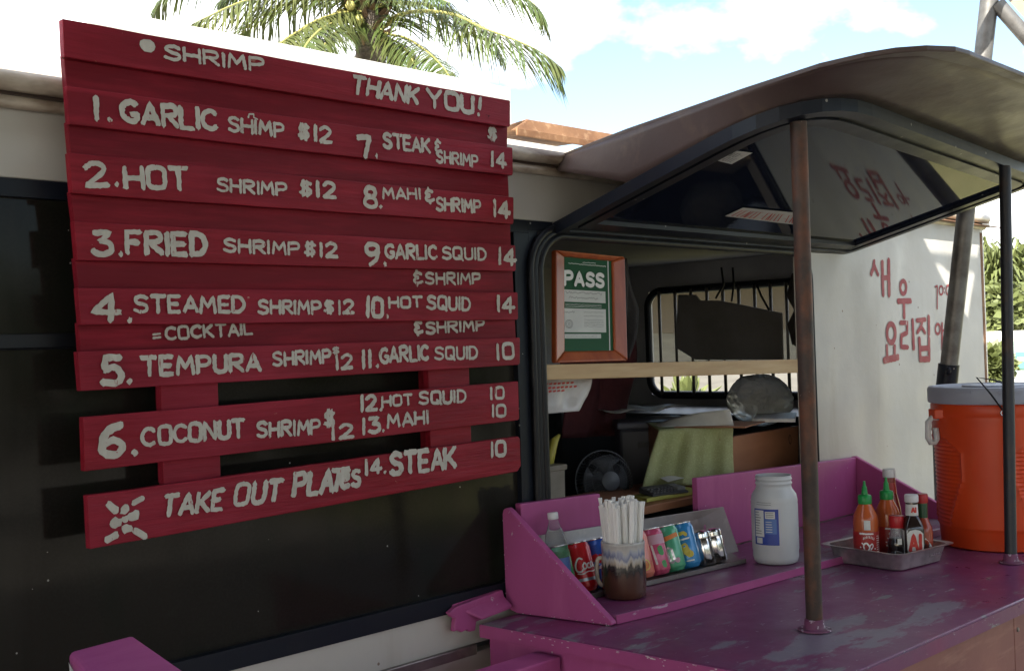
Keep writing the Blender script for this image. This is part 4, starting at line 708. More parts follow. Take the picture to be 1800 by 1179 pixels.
lathe_part('glass_neck', [(r*.73, .0505), (r*.58, .066), (r*.56, .076), (r*.5, .076), (r*.52, .066), (r*.66, .0515)], 'glass_clear', t); lathe_part('cap', [(r*.62, .072), (r*.66, .074), (r*.66, .092), (r*.6, .096), (0, .096)], 'cap_red', t)
m = MB(); f = sfn(r*.98, -2.5); m.grid(lambda u, v: f(-.007+.014*u, .005+.014*v, .0008), 6, 2); m.grid(lambda u, v: f(-.005+.011*u, .040+.012*v, -.002), 6, 2); obj('label', m, 'paper', t, recalc=False)
p = aZ(1606, 989, PZ); t = thing('steak_sauce_bottle', 'dark steak sauce bottle with a white A1 label and white cap', 'sauce bottle', (p.x, p.y, PZ), (0, 0, radians(-50))); t.scale = (1.2, 1.2, 1.14)
m = MB(); hx = .0235; lv = [prect(hx*.95, hx*.95, .006, 0, 4), prect(hx, hx, .007, .004, 4), prect(hx, hx, .007, .088, 4), prect(hx*.85, hx*.85, .010, .105, 4), prect(.0145, .0145, .0135, .122, 4), prect(.0135, .0135, .0130, .158, 4)]
n = len(lv[0]); m.add([q for l in lv for q in l], [(j*n+i, j*n+(i+1) % n, (j+1)*n+(i+1) % n, (j+1)*n+i) for j in range(5) for i in range(n)]+[tuple(range(n))[::-1], tuple(range(5*n, 6*n))]); bd = obj('bottle_body', m, 'steak_sauce', t, smooth=40)
lathe_part('cap', [(.0155, .155), (.0165, .157), (.0165, .171), (.015, .174), (0, .174)], 'white_plastic', t); m = MB(); m.lathe([(.0150, .122), (.0142, .150)], 22); m.f = m.f[:22]; m.mi = m.mi[:22]; nl = obj('neck_label', m, 'paper', bd, smooth=True)
f = sfn(.0150, -pi/2); m = MB(); text_on(m, 'A1', f, -.004, .131, .009, .012, .14, rough=.1, jit=0); obj('lettering', m, 'red_print', nl, recalc=False)
ff = lambda u, v, l: (u, -hx-.0006-l, v); m = MB(); m.sheet([ff(*q, 0) for q in ((-.019, .006), (.019, .006), (.019, .078), (.012, .086), (0, .089), (-.012, .086), (-.019, .078))]); lb = obj('label', m, 'paper', bd, recalc=False)
m = MB(); m.sheet([(-hx-.0006, q[0], q[1]) for q in ((-.019, .006), (.019, .006), (.019, .086), (-.019, .086))]); obj('label', m, 'paper', bd, recalc=False)
m = MB(); text_on(m, 'A1', ff, -.0135, .036, .026, .040, .095, rough=.12, jit=0, gap=.22, base=.0003)
for x_ in (-.0125, .0045, .0118): ribbon(m, [(x_-.003, .036), (x_+.003, .036)], .0018, ff, .0018, .1)
obj('lettering', m, 'red_print', lb, recalc=False)
m = MB(); m.sheet([ff(*q, .0003) for q in ((-.017, .010), (.017, .010), (.017, .022), (-.017, .022))]); bl = obj('label_band', m, 'label_blue', lb, recalc=False)
m = MB()
for a in range(8): ribbon(m, [(-.013+.0034*a, .014), (-.0125+.0034*a, .018)], .0009, ff, .001, .2)
obj('print', m, 'white_print', bl, recalc=False)
p = aZ(1628, 984, PZ); t = thing('hot_sauce_bottle', 'hot sauce bottle with red cap, green neck wrap and diamond label', 'sauce bottle', (p.x+.01, p.y+.01, PZ)); r = .0265; t.scale = (1, 1, 1.1)
bd = lathe_part('bottle_body', [(r*.92, 0), (r, .004), (r, .074), (r*.9, .088), (r*.6, .105), (r*.5, .115), (r*.5, .152)], 'hot_sauce', t); lathe_part('neck_wrap', [(r*.53, .112), (r*.53, .150)], 'label_green', t); lathe_part('cap', [(r*.6, .152), (r*.62, .154), (r*.62, .172), (r*.56, .175), (0, .175)], 'cap_red', t)
f = sfn(r, -2.5); m = MB(); m.sheet([f(*q, .0003) for q in ((-.022, .036), (-.012, .048), (0, .061), (.012, .048), (.022, .036), (.012, .022), (0, .010), (-.012, .022))]); m.sheet([f(*q, .0002) for q in ((-.02, .006), (.0, .006), (.02, .006), (.02, .034), (0, .034), (-.02, .034))]); lb = obj('label', m, 'paper', bd, recalc=False)
m = MB()
for v in (.042, .036, .026): 
    for a in range(6): ribbon(m, [(-.011+.0042*a, v-.002), (-.0105+.0042*a, v+.002)], .0009, f, .0009, .3)
obj('print', m, 'ink', lb, recalc=False)

# ------------------------------------------------------------------ orange drinks cooler
CXc, CYc = 3.628, -.63
co = thing('drinks_cooler', 'large round orange drinks cooler with grey lid on the counter', 'cooler', (CXc, CYc, .9325))
m = MB(); prof = [(.168, 0), (.176, .004), (.180, .06), (.181, .062)]
for k in range(27): z = .066+.0125*k; prof += [(.1815+.0004*k, z), (.1795+.0004*k, z+.004), (.1795+.0004*k, z+.008), (.1815+.0004*k, z+.0115)]
prof += [(.193, .408), (.195, .412), (.195, .44), (.192, .445)]
vs = []; n = 160; fs = []
for (r_, z) in prof:
    for i in range(n):
        a = 2*pi*i/n; rel = (a-(-2.94)+pi) % (2*pi/3.4)-pi/1.7 if 0 else ((a+2.94+1.2) % 2.094-1.2 if 1 else 0); hw = (.40+.28*max(0, (.224-z)/.134)+.32*max(0, (z-.297)/.043)) if .06 < z < .408 else 9
        sm = .1823+.012*(z/.41) if abs(rel) < hw or z > .345 else r_
        rr_ = max(r_, sm) if .062 < z < .405 else r_
        if .08 < z < .345 and abs(abs(rel)-hw) < .04: rr_ += .003
        vs.append((rr_*cos(a), rr_*sin(a), z))
for j in range(len(prof)-1):
    for i in range(n): fs.append((j*n+i, j*n+(i+1) % n, (j+1)*n+(i+1) % n, (j+1)*n+i))
fs += [tuple(range(n))[::-1], tuple(range((len(prof)-1)*n, len(prof)*n))]; m.add(vs, fs); obj('cooler_body', m, 'cooler_orange', co, smooth=40)
m = MB(); m.lathe([(.196, .4455), (.201, .447), (.203, .452), (.203, .488), (.199, .496), (.185, .498), (.18, .494), (.10, .493), (.098, .499), (0, .499)], 64); ld = obj('lid', m, 'cooler_grey', co, smooth=40)
m = MB(); m.prism([(.203*cos(a), .203*sin(a), .481) for a in [-2.75+.05*k for k in range(8)]]+[(.207*cos(a), .207*sin(a), .481) for a in [-2.40-.05*k for k in range(8)]], (0, 0, .008)); m.prism([(.203*cos(a), .203*sin(a), .481) for a in [-3.35+.05*k for k in range(6)]]+[(.207*cos(a), .207*sin(a), .481) for a in [-3.10-.05*k for k in range(6)]], (0, 0, .008)); obj('lid_tab', m, 'cooler_grey', ld)
ha = atan2(cr.y, cr.x)+pi+.12
m = MB(); c_, s_ = cos(ha), sin(ha); hp = [(.192, .402), (.215, .402), (.228, .39), (.230, .34), (.222, .325), (.208, .325), (.200, .335), (.203, .37)]
m.tube([(a*c_, a*s_, z) for a, z in hp], .009, 10); obj('handle', m, 'white_plastic', co, smooth=True); m = MB(); m.prism([(.190*c_-.03*s_, .190*s_+.03*c_, .40), (.216*c_-.02*s_, .216*s_+.02*c_, .40), (.216*c_+.02*s_, .216*s_-.02*c_, .40), (.190*c_+.03*s_, .190*s_-.03*c_, .40)], (0, 0, .03)); obj('handle_bracket', m, 'cooler_orange', co, bevel=.003)
ca = -2.66; B0 = Vector((.197*cos(ca), .197*sin(ca), .425)); B1 = Vector((.214*cos(ca-.35), .214*sin(ca-.35), .530)); B2 = Vector((.19*cos(ca+.12), .19*sin(ca+.12), .503))
m = MB(); m.tube([B0, B0.lerp(B1, .5)+Vector((-.004, -.004, 0)), B1, B1.lerp(B2, .5)+Vector((0, 0, .004)), B2], .0028, 7); cdn = obj('lid_cord', m, 'black_rubber', co, smooth=True)
m = MB(); o_ = [(B0.x+.009*cos(t)*-sin(ca), B0.y+.009*cos(t)*cos(ca), B0.z-.004+.009*sin(t)) for t in [2*pi*k/14 for k in range(15)]]; m.tube(o_, .0024, 7, False); obj('ring', m, 'alu', cdn, smooth=True)

# ------------------------------------------------------------------ ledge plank, certificate
a, b_, c, d = aY(949, 641, 0), aY(949, 668, 0), aY(1396, 631, 0), aY(1396, 655, 0)
m = MB(); m.prism([(a.x, -.002, a.z), (c.x+.06, -.002, c.z-.002), (d.x+.06, -.002, d.z-.002), (b_.x, -.002, b_.z)], (0, .09, 0)); prop(obj('ledge_plank', m, 'pine', bevel=.002), 'bare pine plank fixed across the serving opening', 'plank')
CF = thing('framed_certificate', 'wood framed green PASS certificate standing on the pine plank', 'certificate', (2.43, .04, 1.56))
q = [aY(968, 440, .045), aY(1090, 452, .045), aY(1095, 634, .02), aY(968, 638, .02)]
def cmap(u, v, l=0): p = q[3]*(1-u)*(1-v)+q[2]*u*(1-v)+q[1]*u*v+q[0]*(1-u)*v; return Vector((p.x, p.y-l, p.z))
fw, fh = .155, .10
def bar(us, nm='frame'):
    m = MB(); o_ = [cmap(*t) for t in us]; m.hexa([cmap(*us[0], 0), cmap(*us[1], 0), cmap(*us[2], 0), cmap(*us[3], 0)], [cmap(*us[0], .020), cmap(*us[1], .020), cmap(*us[2], .010), cmap(*us[3], .010)]); return obj(nm, m, 'frame_wood', CF, bevel=.005, seg=3, world=True)
bar([(0, 0), (1, 0), (1-fw, fh), (fw, fh)]); bar([(1, 0), (1, 1), (1-fw, 1-fh*.5), (1-fw, fh)]); bar([(1, 1), (0, 1), (fw, 1-fh*.5), (1-fw, 1-fh*.5)]); bar([(0, 1), (0, 0), (fw, fh), (fw, 1-fh*.5)])
m = MB(); m.sheet([cmap(fw*.9, fh*.9, .004), cmap(1-fw*.9, fh*.9, .004), cmap(1-fw*.9, 1-fh*.45, .004), cmap(fw*.9, 1-fh*.45, .004)]); pp = obj('certificate_sheet', m, 'cert_green', CF, world=True)
def cs(nm, mt, rects, l):
    m = MB()
    for (u0, v0, u1, v1) in rects: m.sheet([cmap(u0, v0, l), cmap(u1, v0, l), cmap(u1, v1, l), cmap(u0, v1, l)])
    return obj(nm, m, mt, pp, world=True, recalc=False)
cs('paper_panel', 'paper', [(fw, .545, .745, .655), (fw, .27, .745, .487), (fw+.01, .215, .67, .255), (.785, fh, .80, .955)], .0050)
cs('stripe', 'cert_green', [(fw, .492, .74, .537)], .0050)
m = MB(); text_on(m, 'PASS', lambda u, v, l: cmap(u, v, .0052+l), fw+.01, .70, .55, .115, .16, rough=.05, jit=0, gap=.3)
LNS = [(.42, .915, .20), (.22, .895, .55)]
def squig(m, u0, v0, wd, hgt, w_, l=.0056):
    pts = []; n = int(wd/.012)
    for k in range(n): pts.append((u0+wd*k/n, v0+hgt*(random.random()-.5)))
    ribbon(m, pts, w_, lambda u, v, l_: cmap(u, v, l), 0, .2)
for u0, v0, wd in LNS: squig(m, u0, v0, wd, .008, .0022)
for v0 in (.525, .513, .501): squig(m, fw+.02, v0, .52, .004, .0012)
obj('lettering', m, 'white_print', pp, world=True, recalc=False)
m = MB(); squig(m, fw+.02, .63, .53, .022, .0022); squig(m, fw+.07, .585, .42, .020, .0022); squig(m, fw+.01, .455, .15, .018, .0022)
for v0 in (.455, .42, .385, .37, .355, .34, .325): squig(m, .43, v0, .29, .006, .0014)
for v0 in (.242, .228): squig(m, fw+.03, v0, .44, .005, .0013)
for rr_ in (.05, .036, .014): ribbon(m, [(fw+.07+rr_*cos(t), .345+rr_*.75*sin(t)) for t in [2*pi*k/16 for k in range(17)]], .0022, lambda u, v, l_: cmap(u, v, .0056), 0, .2)
obj('print', m, 'ink_grey', pp, world=True, recalc=False)
# ------------------------------------------------------------------ things inside the truck
def px_sheet(pts, Y, wob=.01, n=6):
    """a hanging sheet whose outline was measured on the plane y=Y, filled as a lumpy grid between its left and right edges"""
    L_, R_ = pts; P = [aY(*p, Y) for p in L_]; Q = [aY(*p, Y) for p in R_]; m = MB()
    def lerp(A, t): i = min(int(t*(len(A)-1)), len(A)-2); return A[i].lerp(A[i+1], t*(len(A)-1)-i)
    def fn(u, v):
        p = lerp(P, v).lerp(lerp(Q, v), u); p.y += wob*(1.2*sin(u*11+v*1.3)+2*mnoise.noise(Vector((u*3+Y*7, v*2, 0)))); return p
    m.grid(fn, 26, 22); return m
prop(obj('hanging_cloth', px_sheet(([(985, 560), (992, 655), (990, 770)], [(1108, 560), (1112, 655), (1090, 765)]), .75, .016), 'maroon', smooth=True, solid=.004), 'dark maroon cloth hanging inside the truck behind the white bag', 'cloth')
prop(obj('dark_jacket', px_sheet(([(1085, 455), (1082, 540), (1085, 628)], [(1098, 455), (1116, 545), (1098, 628)]), .35, .012), 'dark_cloth', smooth=True, solid=.01), 'dark cloth hanging just right of the framed certificate', 'cloth')
m = px_sheet(([(950, 660), (950, 700), (950, 728)], [(1040, 660), (1030, 696), (1016, 722)]), .095, .006); pb = obj('plastic_bag', m, 'bag_white', smooth=True, solid=.0015); prop(pb, 'white plastic bag with red print hanging under the pine plank', 'bag')
m = MB()
for y_, x0, x1 in ((676, 958, 1005), (683, 956, 1012), (689, 957, 990)):
    x = x0
    while x < x1:
        p = aY(x, y_-(x-950)*.06, .080); q = aY(x+4, y_-(x-950)*.06-1, .080); ribbon(m, [(p.x, p.z), (q.x, q.z)], .0028, lambda u, v, l: (u, .080-l, v), .001, .3); x += 7.5
obj('print', m, 'red_print', pb)
t = thing('old_bucket', 'grey brown square pot just inside the opening by its left edge', 'pot', aY(975, 878, .22)); m = MB(); a = aY(953, 824, .22)-t.location; b_ = aY(994, 818, .22)-t.location
m.hexa([(a.x+.004, 0, -.05), (b_.x-.004, 0, -.05), (b_.x-.004, .1, -.05), (a.x+.004, .1, -.05)], [(a.x, 0, a.z), (b_.x, 0, a.z+.004), (b_.x, .1, a.z), (a.x, .1, a.z)]); obj('pot_body', m, 'bucket', t, bevel=.006); m = MB(); m.box((a.x-.004, -.004, a.z-.012), (b_.x+.004, .104, a.z+.005)); obj('rim', m, 'bucket', t, bevel=.003)
m = MB(); bp = [aY(*p, .27) for p in ((962, 828), (966, 800), (974, 775), (983, 764))]; m.tube(chaikin([tuple(p) for p in bp], 1) if 0 else bp, [.014, .017, .013, .004], 10); prop(obj('banana', m, 'banana', smooth=True), 'yellow green banana standing out of the old pot', 'banana')
# desk fan
FC = aY(1062, 846, .42); fan = thing('desk_fan', 'grey desk fan with a wire guard behind the purple counter', 'fan', FC, (radians(-8), 0, radians(-26)))
fr = .104; m = MB()
for k in range(54):
    a = 2*pi*k/54; m.tube([(.02*cos(a), -.052, .02*sin(a)), (.06*cos(a+.12), -.047, .06*sin(a+.12)), (.088*cos(a+.2), -.03, .088*sin(a+.2)), (fr*cos(a+.24), 0, fr*sin(a+.24)), (.088*cos(a+.24), .03, .088*sin(a+.24)), (.04*cos(a+.24), .045, .04*sin(a+.24))], .0010, 4, False)
for r_, y_ in ((fr, 0), (.062, -.047), (.085, -.032)): m.tube([(r_*cos(2*pi*k/40), y_, r_*sin(2*pi*k/40)) for k in range(41)], .0028 if r_ == fr else .0014, 6, False)
obj('guard', m, 'fan_plastic', fan, smooth=True); m = MB(); m.lathe([(.030, 0), (.032, .004), (.02, .008), (0, .009)], 24); m.v = [Vector((v.x, -.052-v.z, v.y)) for v in m.v]; obj('hub', m, 'fan_plastic', fan, smooth=40)
m = MB()
for k in range(4):
    a = pi/2*k; m.grid(lambda u, v: Vector(((.02+.065*u)*cos(a+.9*(v-.5)*(.5+u)), -.015+.02*(v-.5), (.02+.065*u)*sin(a+.9*(v-.5)*(.5+u)))), 4, 4)
obj('blades', m, 'fan_plastic', fan, smooth=True, solid=.002); m = MB(); m.tube([(0, .03, 0), (0, .09, 0)], .035, 16); m.tube([(0, .06, 0), (0, .06, -.16)], .012, 10); m.v += []; obj('motor', m, 'dark_plastic', fan, smooth=40)
m = MB(); fb = 1.112-FC.z; m.lathe([(.07, fb), (.07, fb+.012), (.02, fb+.02)], 24, (0, .06, 0)); obj('fan_base', m, 'dark_plastic', fan, smooth=40)
# dark storage box with plastic sheet on it
def pt(x, y, d): return CAM+ray(x, y)*d
fh_ = Vector((cf.x, cf.y, 0)).normalized()
def facing_box(m, x0, x1, y0, zb, d, dep):
    a = pt(x0, y0, d); b = pt(x1, y0, d); e = fh_*dep; z = (a.z+b.z)/2
    bt = [Vector((p.x, p.y, zb)) for p in (a, b, b+e, a+e)]; m.hexa(bt, [Vector((p.x, p.y, z)) for p in bt]); return bt, z
t = thing('storage_box', 'dark blue grey plastic storage box beside the green towel', 'box', pt(1120, 880, 4.25)); m = MB(); bt, zt_ = facing_box(m, 1088, 1215, 752, 1.0, 4.2, .32); obj('box_body', m, 'dark_blue_plastic', t, bevel=.012, world=True)
m = MB(); facing_box(m, 1084, 1219, 741, zt_-.002, 4.19, .34); obj('box_lid', m, 'dark_blue_plastic', t, bevel=.006, world=True)
m = MB(); a = pt(1122, 778, 4.185); b_ = pt(1150, 776, 4.185); m.prism([a, b_, b_-Vector((0, 0, .018)), a-Vector((0, 0, .018))], fh_*.012); obj('box_grip', m, 'dark_plastic', t, world=True)
def crumple(name, mt, o, sx, sy, sz, amp, label, cat, seed=0, nu=40, nv=24):
    m = MB()
    def fn(u, v):
        a = 2*pi*u; b = pi*(v-.5); d = Vector((cos(a)*cos(b), sin(a)*cos(b), sin(b)))
        q = Vector((d.x, d.y, d.z*.7)); q += .35*Vector((mnoise.noise(d*2+Vector((9, 1, seed))), mnoise.noise(d*2+Vector((1, 7, seed))), 0)); k = 1+amp*(.9*mnoise.noise(d*1.6+Vector((seed, 0, 0)))+.9*(.5-abs(mnoise.noise(q*3.1+Vector((0, seed, 0)))))+.55*(.5-abs(mnoise.noise(q*6.5+Vector((0, seed, 3)))))+.3*(.5-abs(mnoise.noise(q*13+Vector((2, seed, 3))))))
        return Vector(o)+Vector((d.x*sx*k, d.y*sy*k, d.z*sz*k))
    m.grid(fn, nu, nv); return prop(obj(name, m, mt, smooth=True), label, cat)
m = MB(); a = aY(1100, 738, .6); m.grid(lambda u, v: Vector((a.x+.02+.42*u, .64+.3*v, a.z+.012+.012+.010*mnoise.noise(Vector((u*5, v*4, 2)))+.018*sin(u*9+v*4)*.4)), 24, 12); prop(obj('plastic_sheet', m, 'bag_white', smooth=True, solid=.001), 'crumpled clear plastic sheet lying over the storage box', 'plastic sheet')
B = aY(1335, 702, .5); crumple('stuffed_bag', 'bag_grey', B, .132, .12, .098, .12, 'stuffed grey plastic bag under the right end of the pine plank', 'bag', 5, 130, 80)
# towel over a carton, turned to face the serving gap
m = MB(); bt, zc = facing_box(m, 1160, 1283, 757, 1.112, 3.86, .34); prop(obj('carton', m, 'drawer_wood', bevel=.004), 'carton hidden under the green towel on the inner counter', 'carton'); TLz = zc+.006
Wd = (bt[1]-bt[0]); Wd.z = 0; WL = Wd.length; Wd.normalize(); T0 = Vector((bt[0].x, bt[0].y, 0))
def tow(u, v):
    if v < .3: p = T0+Wd*(WL*(-.02+1.06*u))+fh_*(.34-.35*(v/.3)); p.z = TLz+.001+.003*abs(mnoise.noise(Vector((u*5, v*9, 2))))
    else:
        k = (v-.3)/.7; fl = .13*k**1.8; p = T0+Wd*(WL*(-.02+1.06*u)-.055*k*(1-u)-.02*k)-fh_*(.012+fl*.75); p.z = TLz-(TLz-1.127)*k
        p -= fh_*(.007*(sin(u*13+v*2)+.6*sin(u*29+1))*min(1, k*3))
    p.z += .003*mnoise.noise(Vector((u*4, v*4, 1))); return p
m = MB(); m.grid(tow, 50, 44); prop(obj('green_towel', m, 'towel', smooth=True, solid=.004), 'pale green towel draped over a carton inside the opening', 'towel')
# brown drawer front
q = [aY(*p, .14) for p in ((1266, 771), (1404, 748), (1404, 826), (1268, 835))]
m = MB(); m.prism([q[3], q[2], q[1], q[0]], (0, .02, 0)); bx = thing('wooden_board', 'brown wooden board with a dark knot standing on the inner counter', 'board', (q[3].x, .15, 1.112)); obj('front_board', m, 'drawer_wood', bx, bevel=.003, world=True)
kc = aY(1389, 772, .138); m = MB(); ribbon(m, [(kc.x+.010*cos(t)*.8, kc.z+.016*sin(t)) for t in [2*pi*k/16 for k in range(17)]], .0022, lambda u, v, l: (u, .139-l, v), .0003, .4); obj('knot', m, 'pole_rust', bx, world=True)
# papers on top, dark card, calculator, notebook
def flat(name, pts, Y, dz, mt, label, cat, th=.002, dy=.02):
    m = MB(); m.prism([aY(*p, Y)+Vector((0, dy*(i % 2), 0)) for i, p in enumerate(pts)], (0, 0, th)); return prop(obj(name, m, mt, bevel=.0006), label, cat)
m = MB(); zp = TLz+.007; a = aZ(1158, 750, zp); c = aZ(1290, 748, zp); e = aZ(1215, 733, zp+.02); b_ = pt(1283, 719, (c-CAM).dot(cf)-.01)
m.grid(lambda u, v: a.lerp(c, u)*(1-v)+a.lerp(b_, u**1.2)*v+Vector((0, 0, .012*sin(pi*u)*v))+fh_*(.10*v*(1-u)), 12, 6); prop(obj('paper_sheet', m, 'paper', smooth=True, solid=.001), 'curled white sheet of paper on top of the green towel', 'paper')
m = MB(); q = [aZ(x, y, zp-.003) for x, y in ((1185, 752), (1310, 752), (1345, 742), (1230, 740))]; m.prism(q, (0, 0, .004)); prop(obj('clipboard', m, 'drawer_wood', bevel=.001), 'dark brown board lying under the curled paper', 'board')
m = MB(); q = [aZ(x, y, zp-.003) for x, y in ((1322, 742), (1398, 742), (1400, 730), (1330, 732))]; m.prism(q, (0, 0, .012)); prop(obj('folded_cloth', m, 'bag_white', bevel=.001), 'folded white plastic beneath the stuffed grey bag', 'plastic')
a = aY(1137, 885, .10); b_ = aY(1226, 893, .10); m = MB(); m.prism([(a.x, .10, 1.1115), (b_.x, .075, 1.1115), (b_.x+.03, .17, 1.1115), (a.x+.04, .19, 1.1115)], (0, 0, max(.012, a.z-1.1115))); nb = prop(obj('notebook', m, 'notebook', bevel=.002), 'yellow green spiral notebook at the serving gap', 'notebook')
zt = 1.1115+max(.012, a.z-1.1115); t = thing('calculator', 'dark desk calculator lying on the notebook', 'calculator', (a.x+.045, .135, zt+.001), (radians(6), 0, radians(-12))); m = MB(); m.hexa([(0, -.03, 0), (.15, -.03, 0), (.15, .04, 0), (0, .04, 0)], [(0.002, -.03, .008), (.148, -.03, .008), (.148, .04, .02), (.002, .04, .02)]); obj('calculator_body', m, 'dark_plastic', t, bevel=.003)
m = MB()
for i in range(7):
    for j in range(3): m.box((.008+.014*i, -.024+.015*j, .0085+.0026*j), (.018+.014*i, -.013+.015*j, .0135+.0026*j))
obj('keys', m, 'interior_light', t); m = MB(); m.box((.110, -.02, .010), (.142, .03, .0195)); obj('display', m, 'ink_grey', t)
m = MB(); a = aY(1190, 872, .17); m.prism([(a.x-.02, .19, zt+.02), (a.x+.12, .175, zt+.03), (a.x+.14, .22, zt+.038), (a.x, .235, zt+.028)], (0, 0, .001)); prop(obj('receipt', m, 'paper'), 'crumpled pale receipt leaning behind the calculator', 'receipt')
# dark card in the barred window, straps
q = [aX(*p, 4.95) for p in ((1192, 518), (1222, 518), (1230, 528), (1262, 528), (1300, 535), (1374, 550), (1376, 632), (1222, 632), (1186, 610))]
m = MB(); m.prism(q, (.012, 0, 0)); prop(obj('cardboard_sheet', m, 'card_dark', bevel=.002), 'large dark sheet of cardboard blocking most of the barred rear window', 'cardboard')
for k, (pts, Y) in enumerate((([(1268, 470), (1272, 500), (1258, 524)], 2.6), ([(1288, 470), (1290, 500), (1286, 530)], 2.6), ([(1330, 500), (1338, 520), (1352, 545)], 2.6))):
    m = MB(); m.tube([aX(*p, 4.9) for p in pts], .006, 6); prop(obj('hanging_strap', m, 'black_rubber', smooth=True), ('leftmost black strap dangling before the rear window', 'middle black strap dangling before the rear window', 'rightmost black strap dangling before the rear window')[k], 'strap', 'straps at the rear window')
m = MB(); p = [aX(*t_, 4.6) for t_ in ((1392, 480), (1382, 520), (1396, 545), (1384, 570), (1392, 605), (1412, 615), (1412, 480))]; m.prism(p, (.02, 0, 0)); prop(obj('dark_curtain', m, 'dark_cloth'), 'ragged dark curtain at the right edge of the rear window', 'curtain')
a = aX(1090, 700, 4.5)
m = MB(); m.box((3.75, 1.35, .6), (4.25, 1.9, 1.38)); prop(obj('seat_box', m, 'dark_plastic', bevel=.03), 'black box low in the dark back of the truck', 'box')

# ------------------------------------------------------------------ purple rails at the lower left
dr = Vector((-.375, -1.049, .134)).normalized(); A = Vector((.690, -.5, 1.199)); Bq = Vector((.788, -.5, 1.203)); L_ = .75
t = thing('seat_rail', 'sloping purple topped wooden rail with an unpainted pale side', 'rail', (.74, -.55, 0)); dn = Vector((0, 0, -.13)); dl = Vector((.012, 0, -.13))
m = MB(); m.hexa([A+dl, Bq+dl, Bq+dl+dr*L_, A+dl+dr*L_], [A, Bq, Bq+dr*L_, A+dr*L_]); obj('rail_top', m, 'purple', t, bevel=.008, seg=3, world=True)
m = MB(); o_ = Vector((-.0016, 0, 0)); e = [A+o_+dl*.10+dr*.006]
for k in range(1, 16): e.append(A+o_+dr*(L_*k/15)+dl*(.10+.06*(mnoise.noise(Vector((k*.9, 2, 0)))+.3)))
m.sheet(e+[A+o_+dl*.97+dr*L_, A+o_+dl*.97+dr*.006]); obj('bare_side', m, 'white_plastic', t, world=True)
m = MB(); m.box((.66, -.68, 0), (.74, -.60, 1.10)); obj('leg', m, 'purple', t, bevel=.004, world=True); p = A+dr*L_*.9; m = MB(); m.box((p.x+.01, p.y-.03, 0), (p.x+.09, p.y+.05, p.z-.10)); obj('leg', m, 'purple', t, bevel=.004, world=True)
t = thing('bench_rail', 'low dark purple rail butting against the purple counter side', 'rail', (1.6, -.24, 0)); m = MB(); m.box((.95, -.282, .78), (1.936, -.205, .887)); obj('rail_top', m, 'purple', t, bevel=.004, world=True)
for x in (1.0, 1.75): m = MB(); m.box((x, -.27, 0), (x+.06, -.215, .78)); obj('leg', m, 'purple', t, world=True)

# ------------------------------------------------------------------ plants and buildings beyond
def leaf_cloud(mb, c, rx, ry, rz, n, s, hollow=.35, up=.2):
    for _ in range(n):
        d = Vector((random.gauss(0, 1), random.gauss(0, 1), random.gauss(0, 1))).normalized(); k = (hollow+(1-hollow)*random.random()**.5)
        k *= 1+.35*mnoise.noise(d*2.4+Vector(c)); p = Vector(c)+Vector((d.x*rx*k, d.y*ry*k, d.z*rz*k))
        a = Vector((random.gauss(0, 1), random.gauss(0, 1), random.gauss(0, .6)-up)).normalized(); b = a.cross(Vector((random.random()-.5, random.random()-.5, random.random()-.5))).normalized(); l = s*random.uniform(.6, 1.4); w_ = l*.28
        mb.add([p, p+a*l*.5+b*w_, p+a*l, p+a*l*.5-b*w_], [(0, 1, 2, 3)])
def bez(pts, n):
    out = []
    m_ = len(pts)-1
    for i in range(n+1):
        t = i/n; q = [Vector(p) for p in pts]
        while len(q) > 1: q = [a.lerp(b, t) for a, b in zip(q, q[1:])]
        out.append(q[0])
    return out
def spline(pts, n):
    pts = [Vector(p) for p in pts]; P = [pts[0]*2-pts[1]]+pts+[pts[-1]*2-pts[-2]]; out = []; s = len(pts)-1
    for i in range(n+1):
        t = i/n*s; k = min(int(t), s-1); f = t-k; a, b, c, d = P[k:k+4]
        out.append(.5*((2*b)+(c-a)*f+(2*a-5*b+4*c-d)*f*f+(3*b-a-3*c+d)*f**3))
    return out
def frond(parent, pts, leaf, mt, n=64, droop=.7, start=.16, w=.022, rw=.03, hang=1.0):
    sp_ = spline(pts, n); m = MB(); m.tube(sp_, [rw*(1-.85*i/n) for i in range(n+1)], 6); m.cur = 1
    for i in range(int(n*start), n+1):
        f = i/n; tdir = (sp_[min(i+1, n)]-sp_[max(i-1, 0)]).normalized(); side = tdir.cross(Vector((0, 0, 1)))
        side = side.normalized() if side.length > .05 else Vector((1, 0, 0)); ll = leaf*(.45+.75*sin(pi*min(1, .12+.86*(f-start)/(1-start)))**.8)*(1.0 if f < .85 else 1-.5*(f-.85)/.15)
        for sgn in (-1, 1):
            if random.random() < .07: continue
            l = ll*random.uniform(.8, 1.12); dr_ = (side*sgn*random.uniform(.55, .9)+tdir*random.uniform(.35, .75)+Vector((0, 0, .12))).normalized(); p = sp_[i]; prev = p; pl = []
            g_ = Vector((0, 0, -1)); sg = 5
            for k in range(sg+1):
                pl.append(p); dr_ = (dr_+g_*droop*random.uniform(.25, .5)*hang).normalized(); p = p+dr_*l/sg
            wv = tdir*w*random.uniform(.7, 1.2); vs = []; 
            for k, q in enumerate(pl): tw = (1-k/sg)**.6*(.6+.4*min(1, k*2)); vs += [q-wv*tw*.5, q+wv*tw*.5]
            m.add(vs, [(2*k, 2*k+1, 2*k+3, 2*k+2) for k in range(sg)])
    return obj('frond', m, ['rachis', mt], parent, smooth=False, world=True, recalc=False)
D = 15.0
base = pt(652, 30, D); root = Vector((base.x+.1, base.y+.1, 0)); pal = thing('palm_tree', 'tall coconut palm rising behind the red menu board', 'palm tree', root)
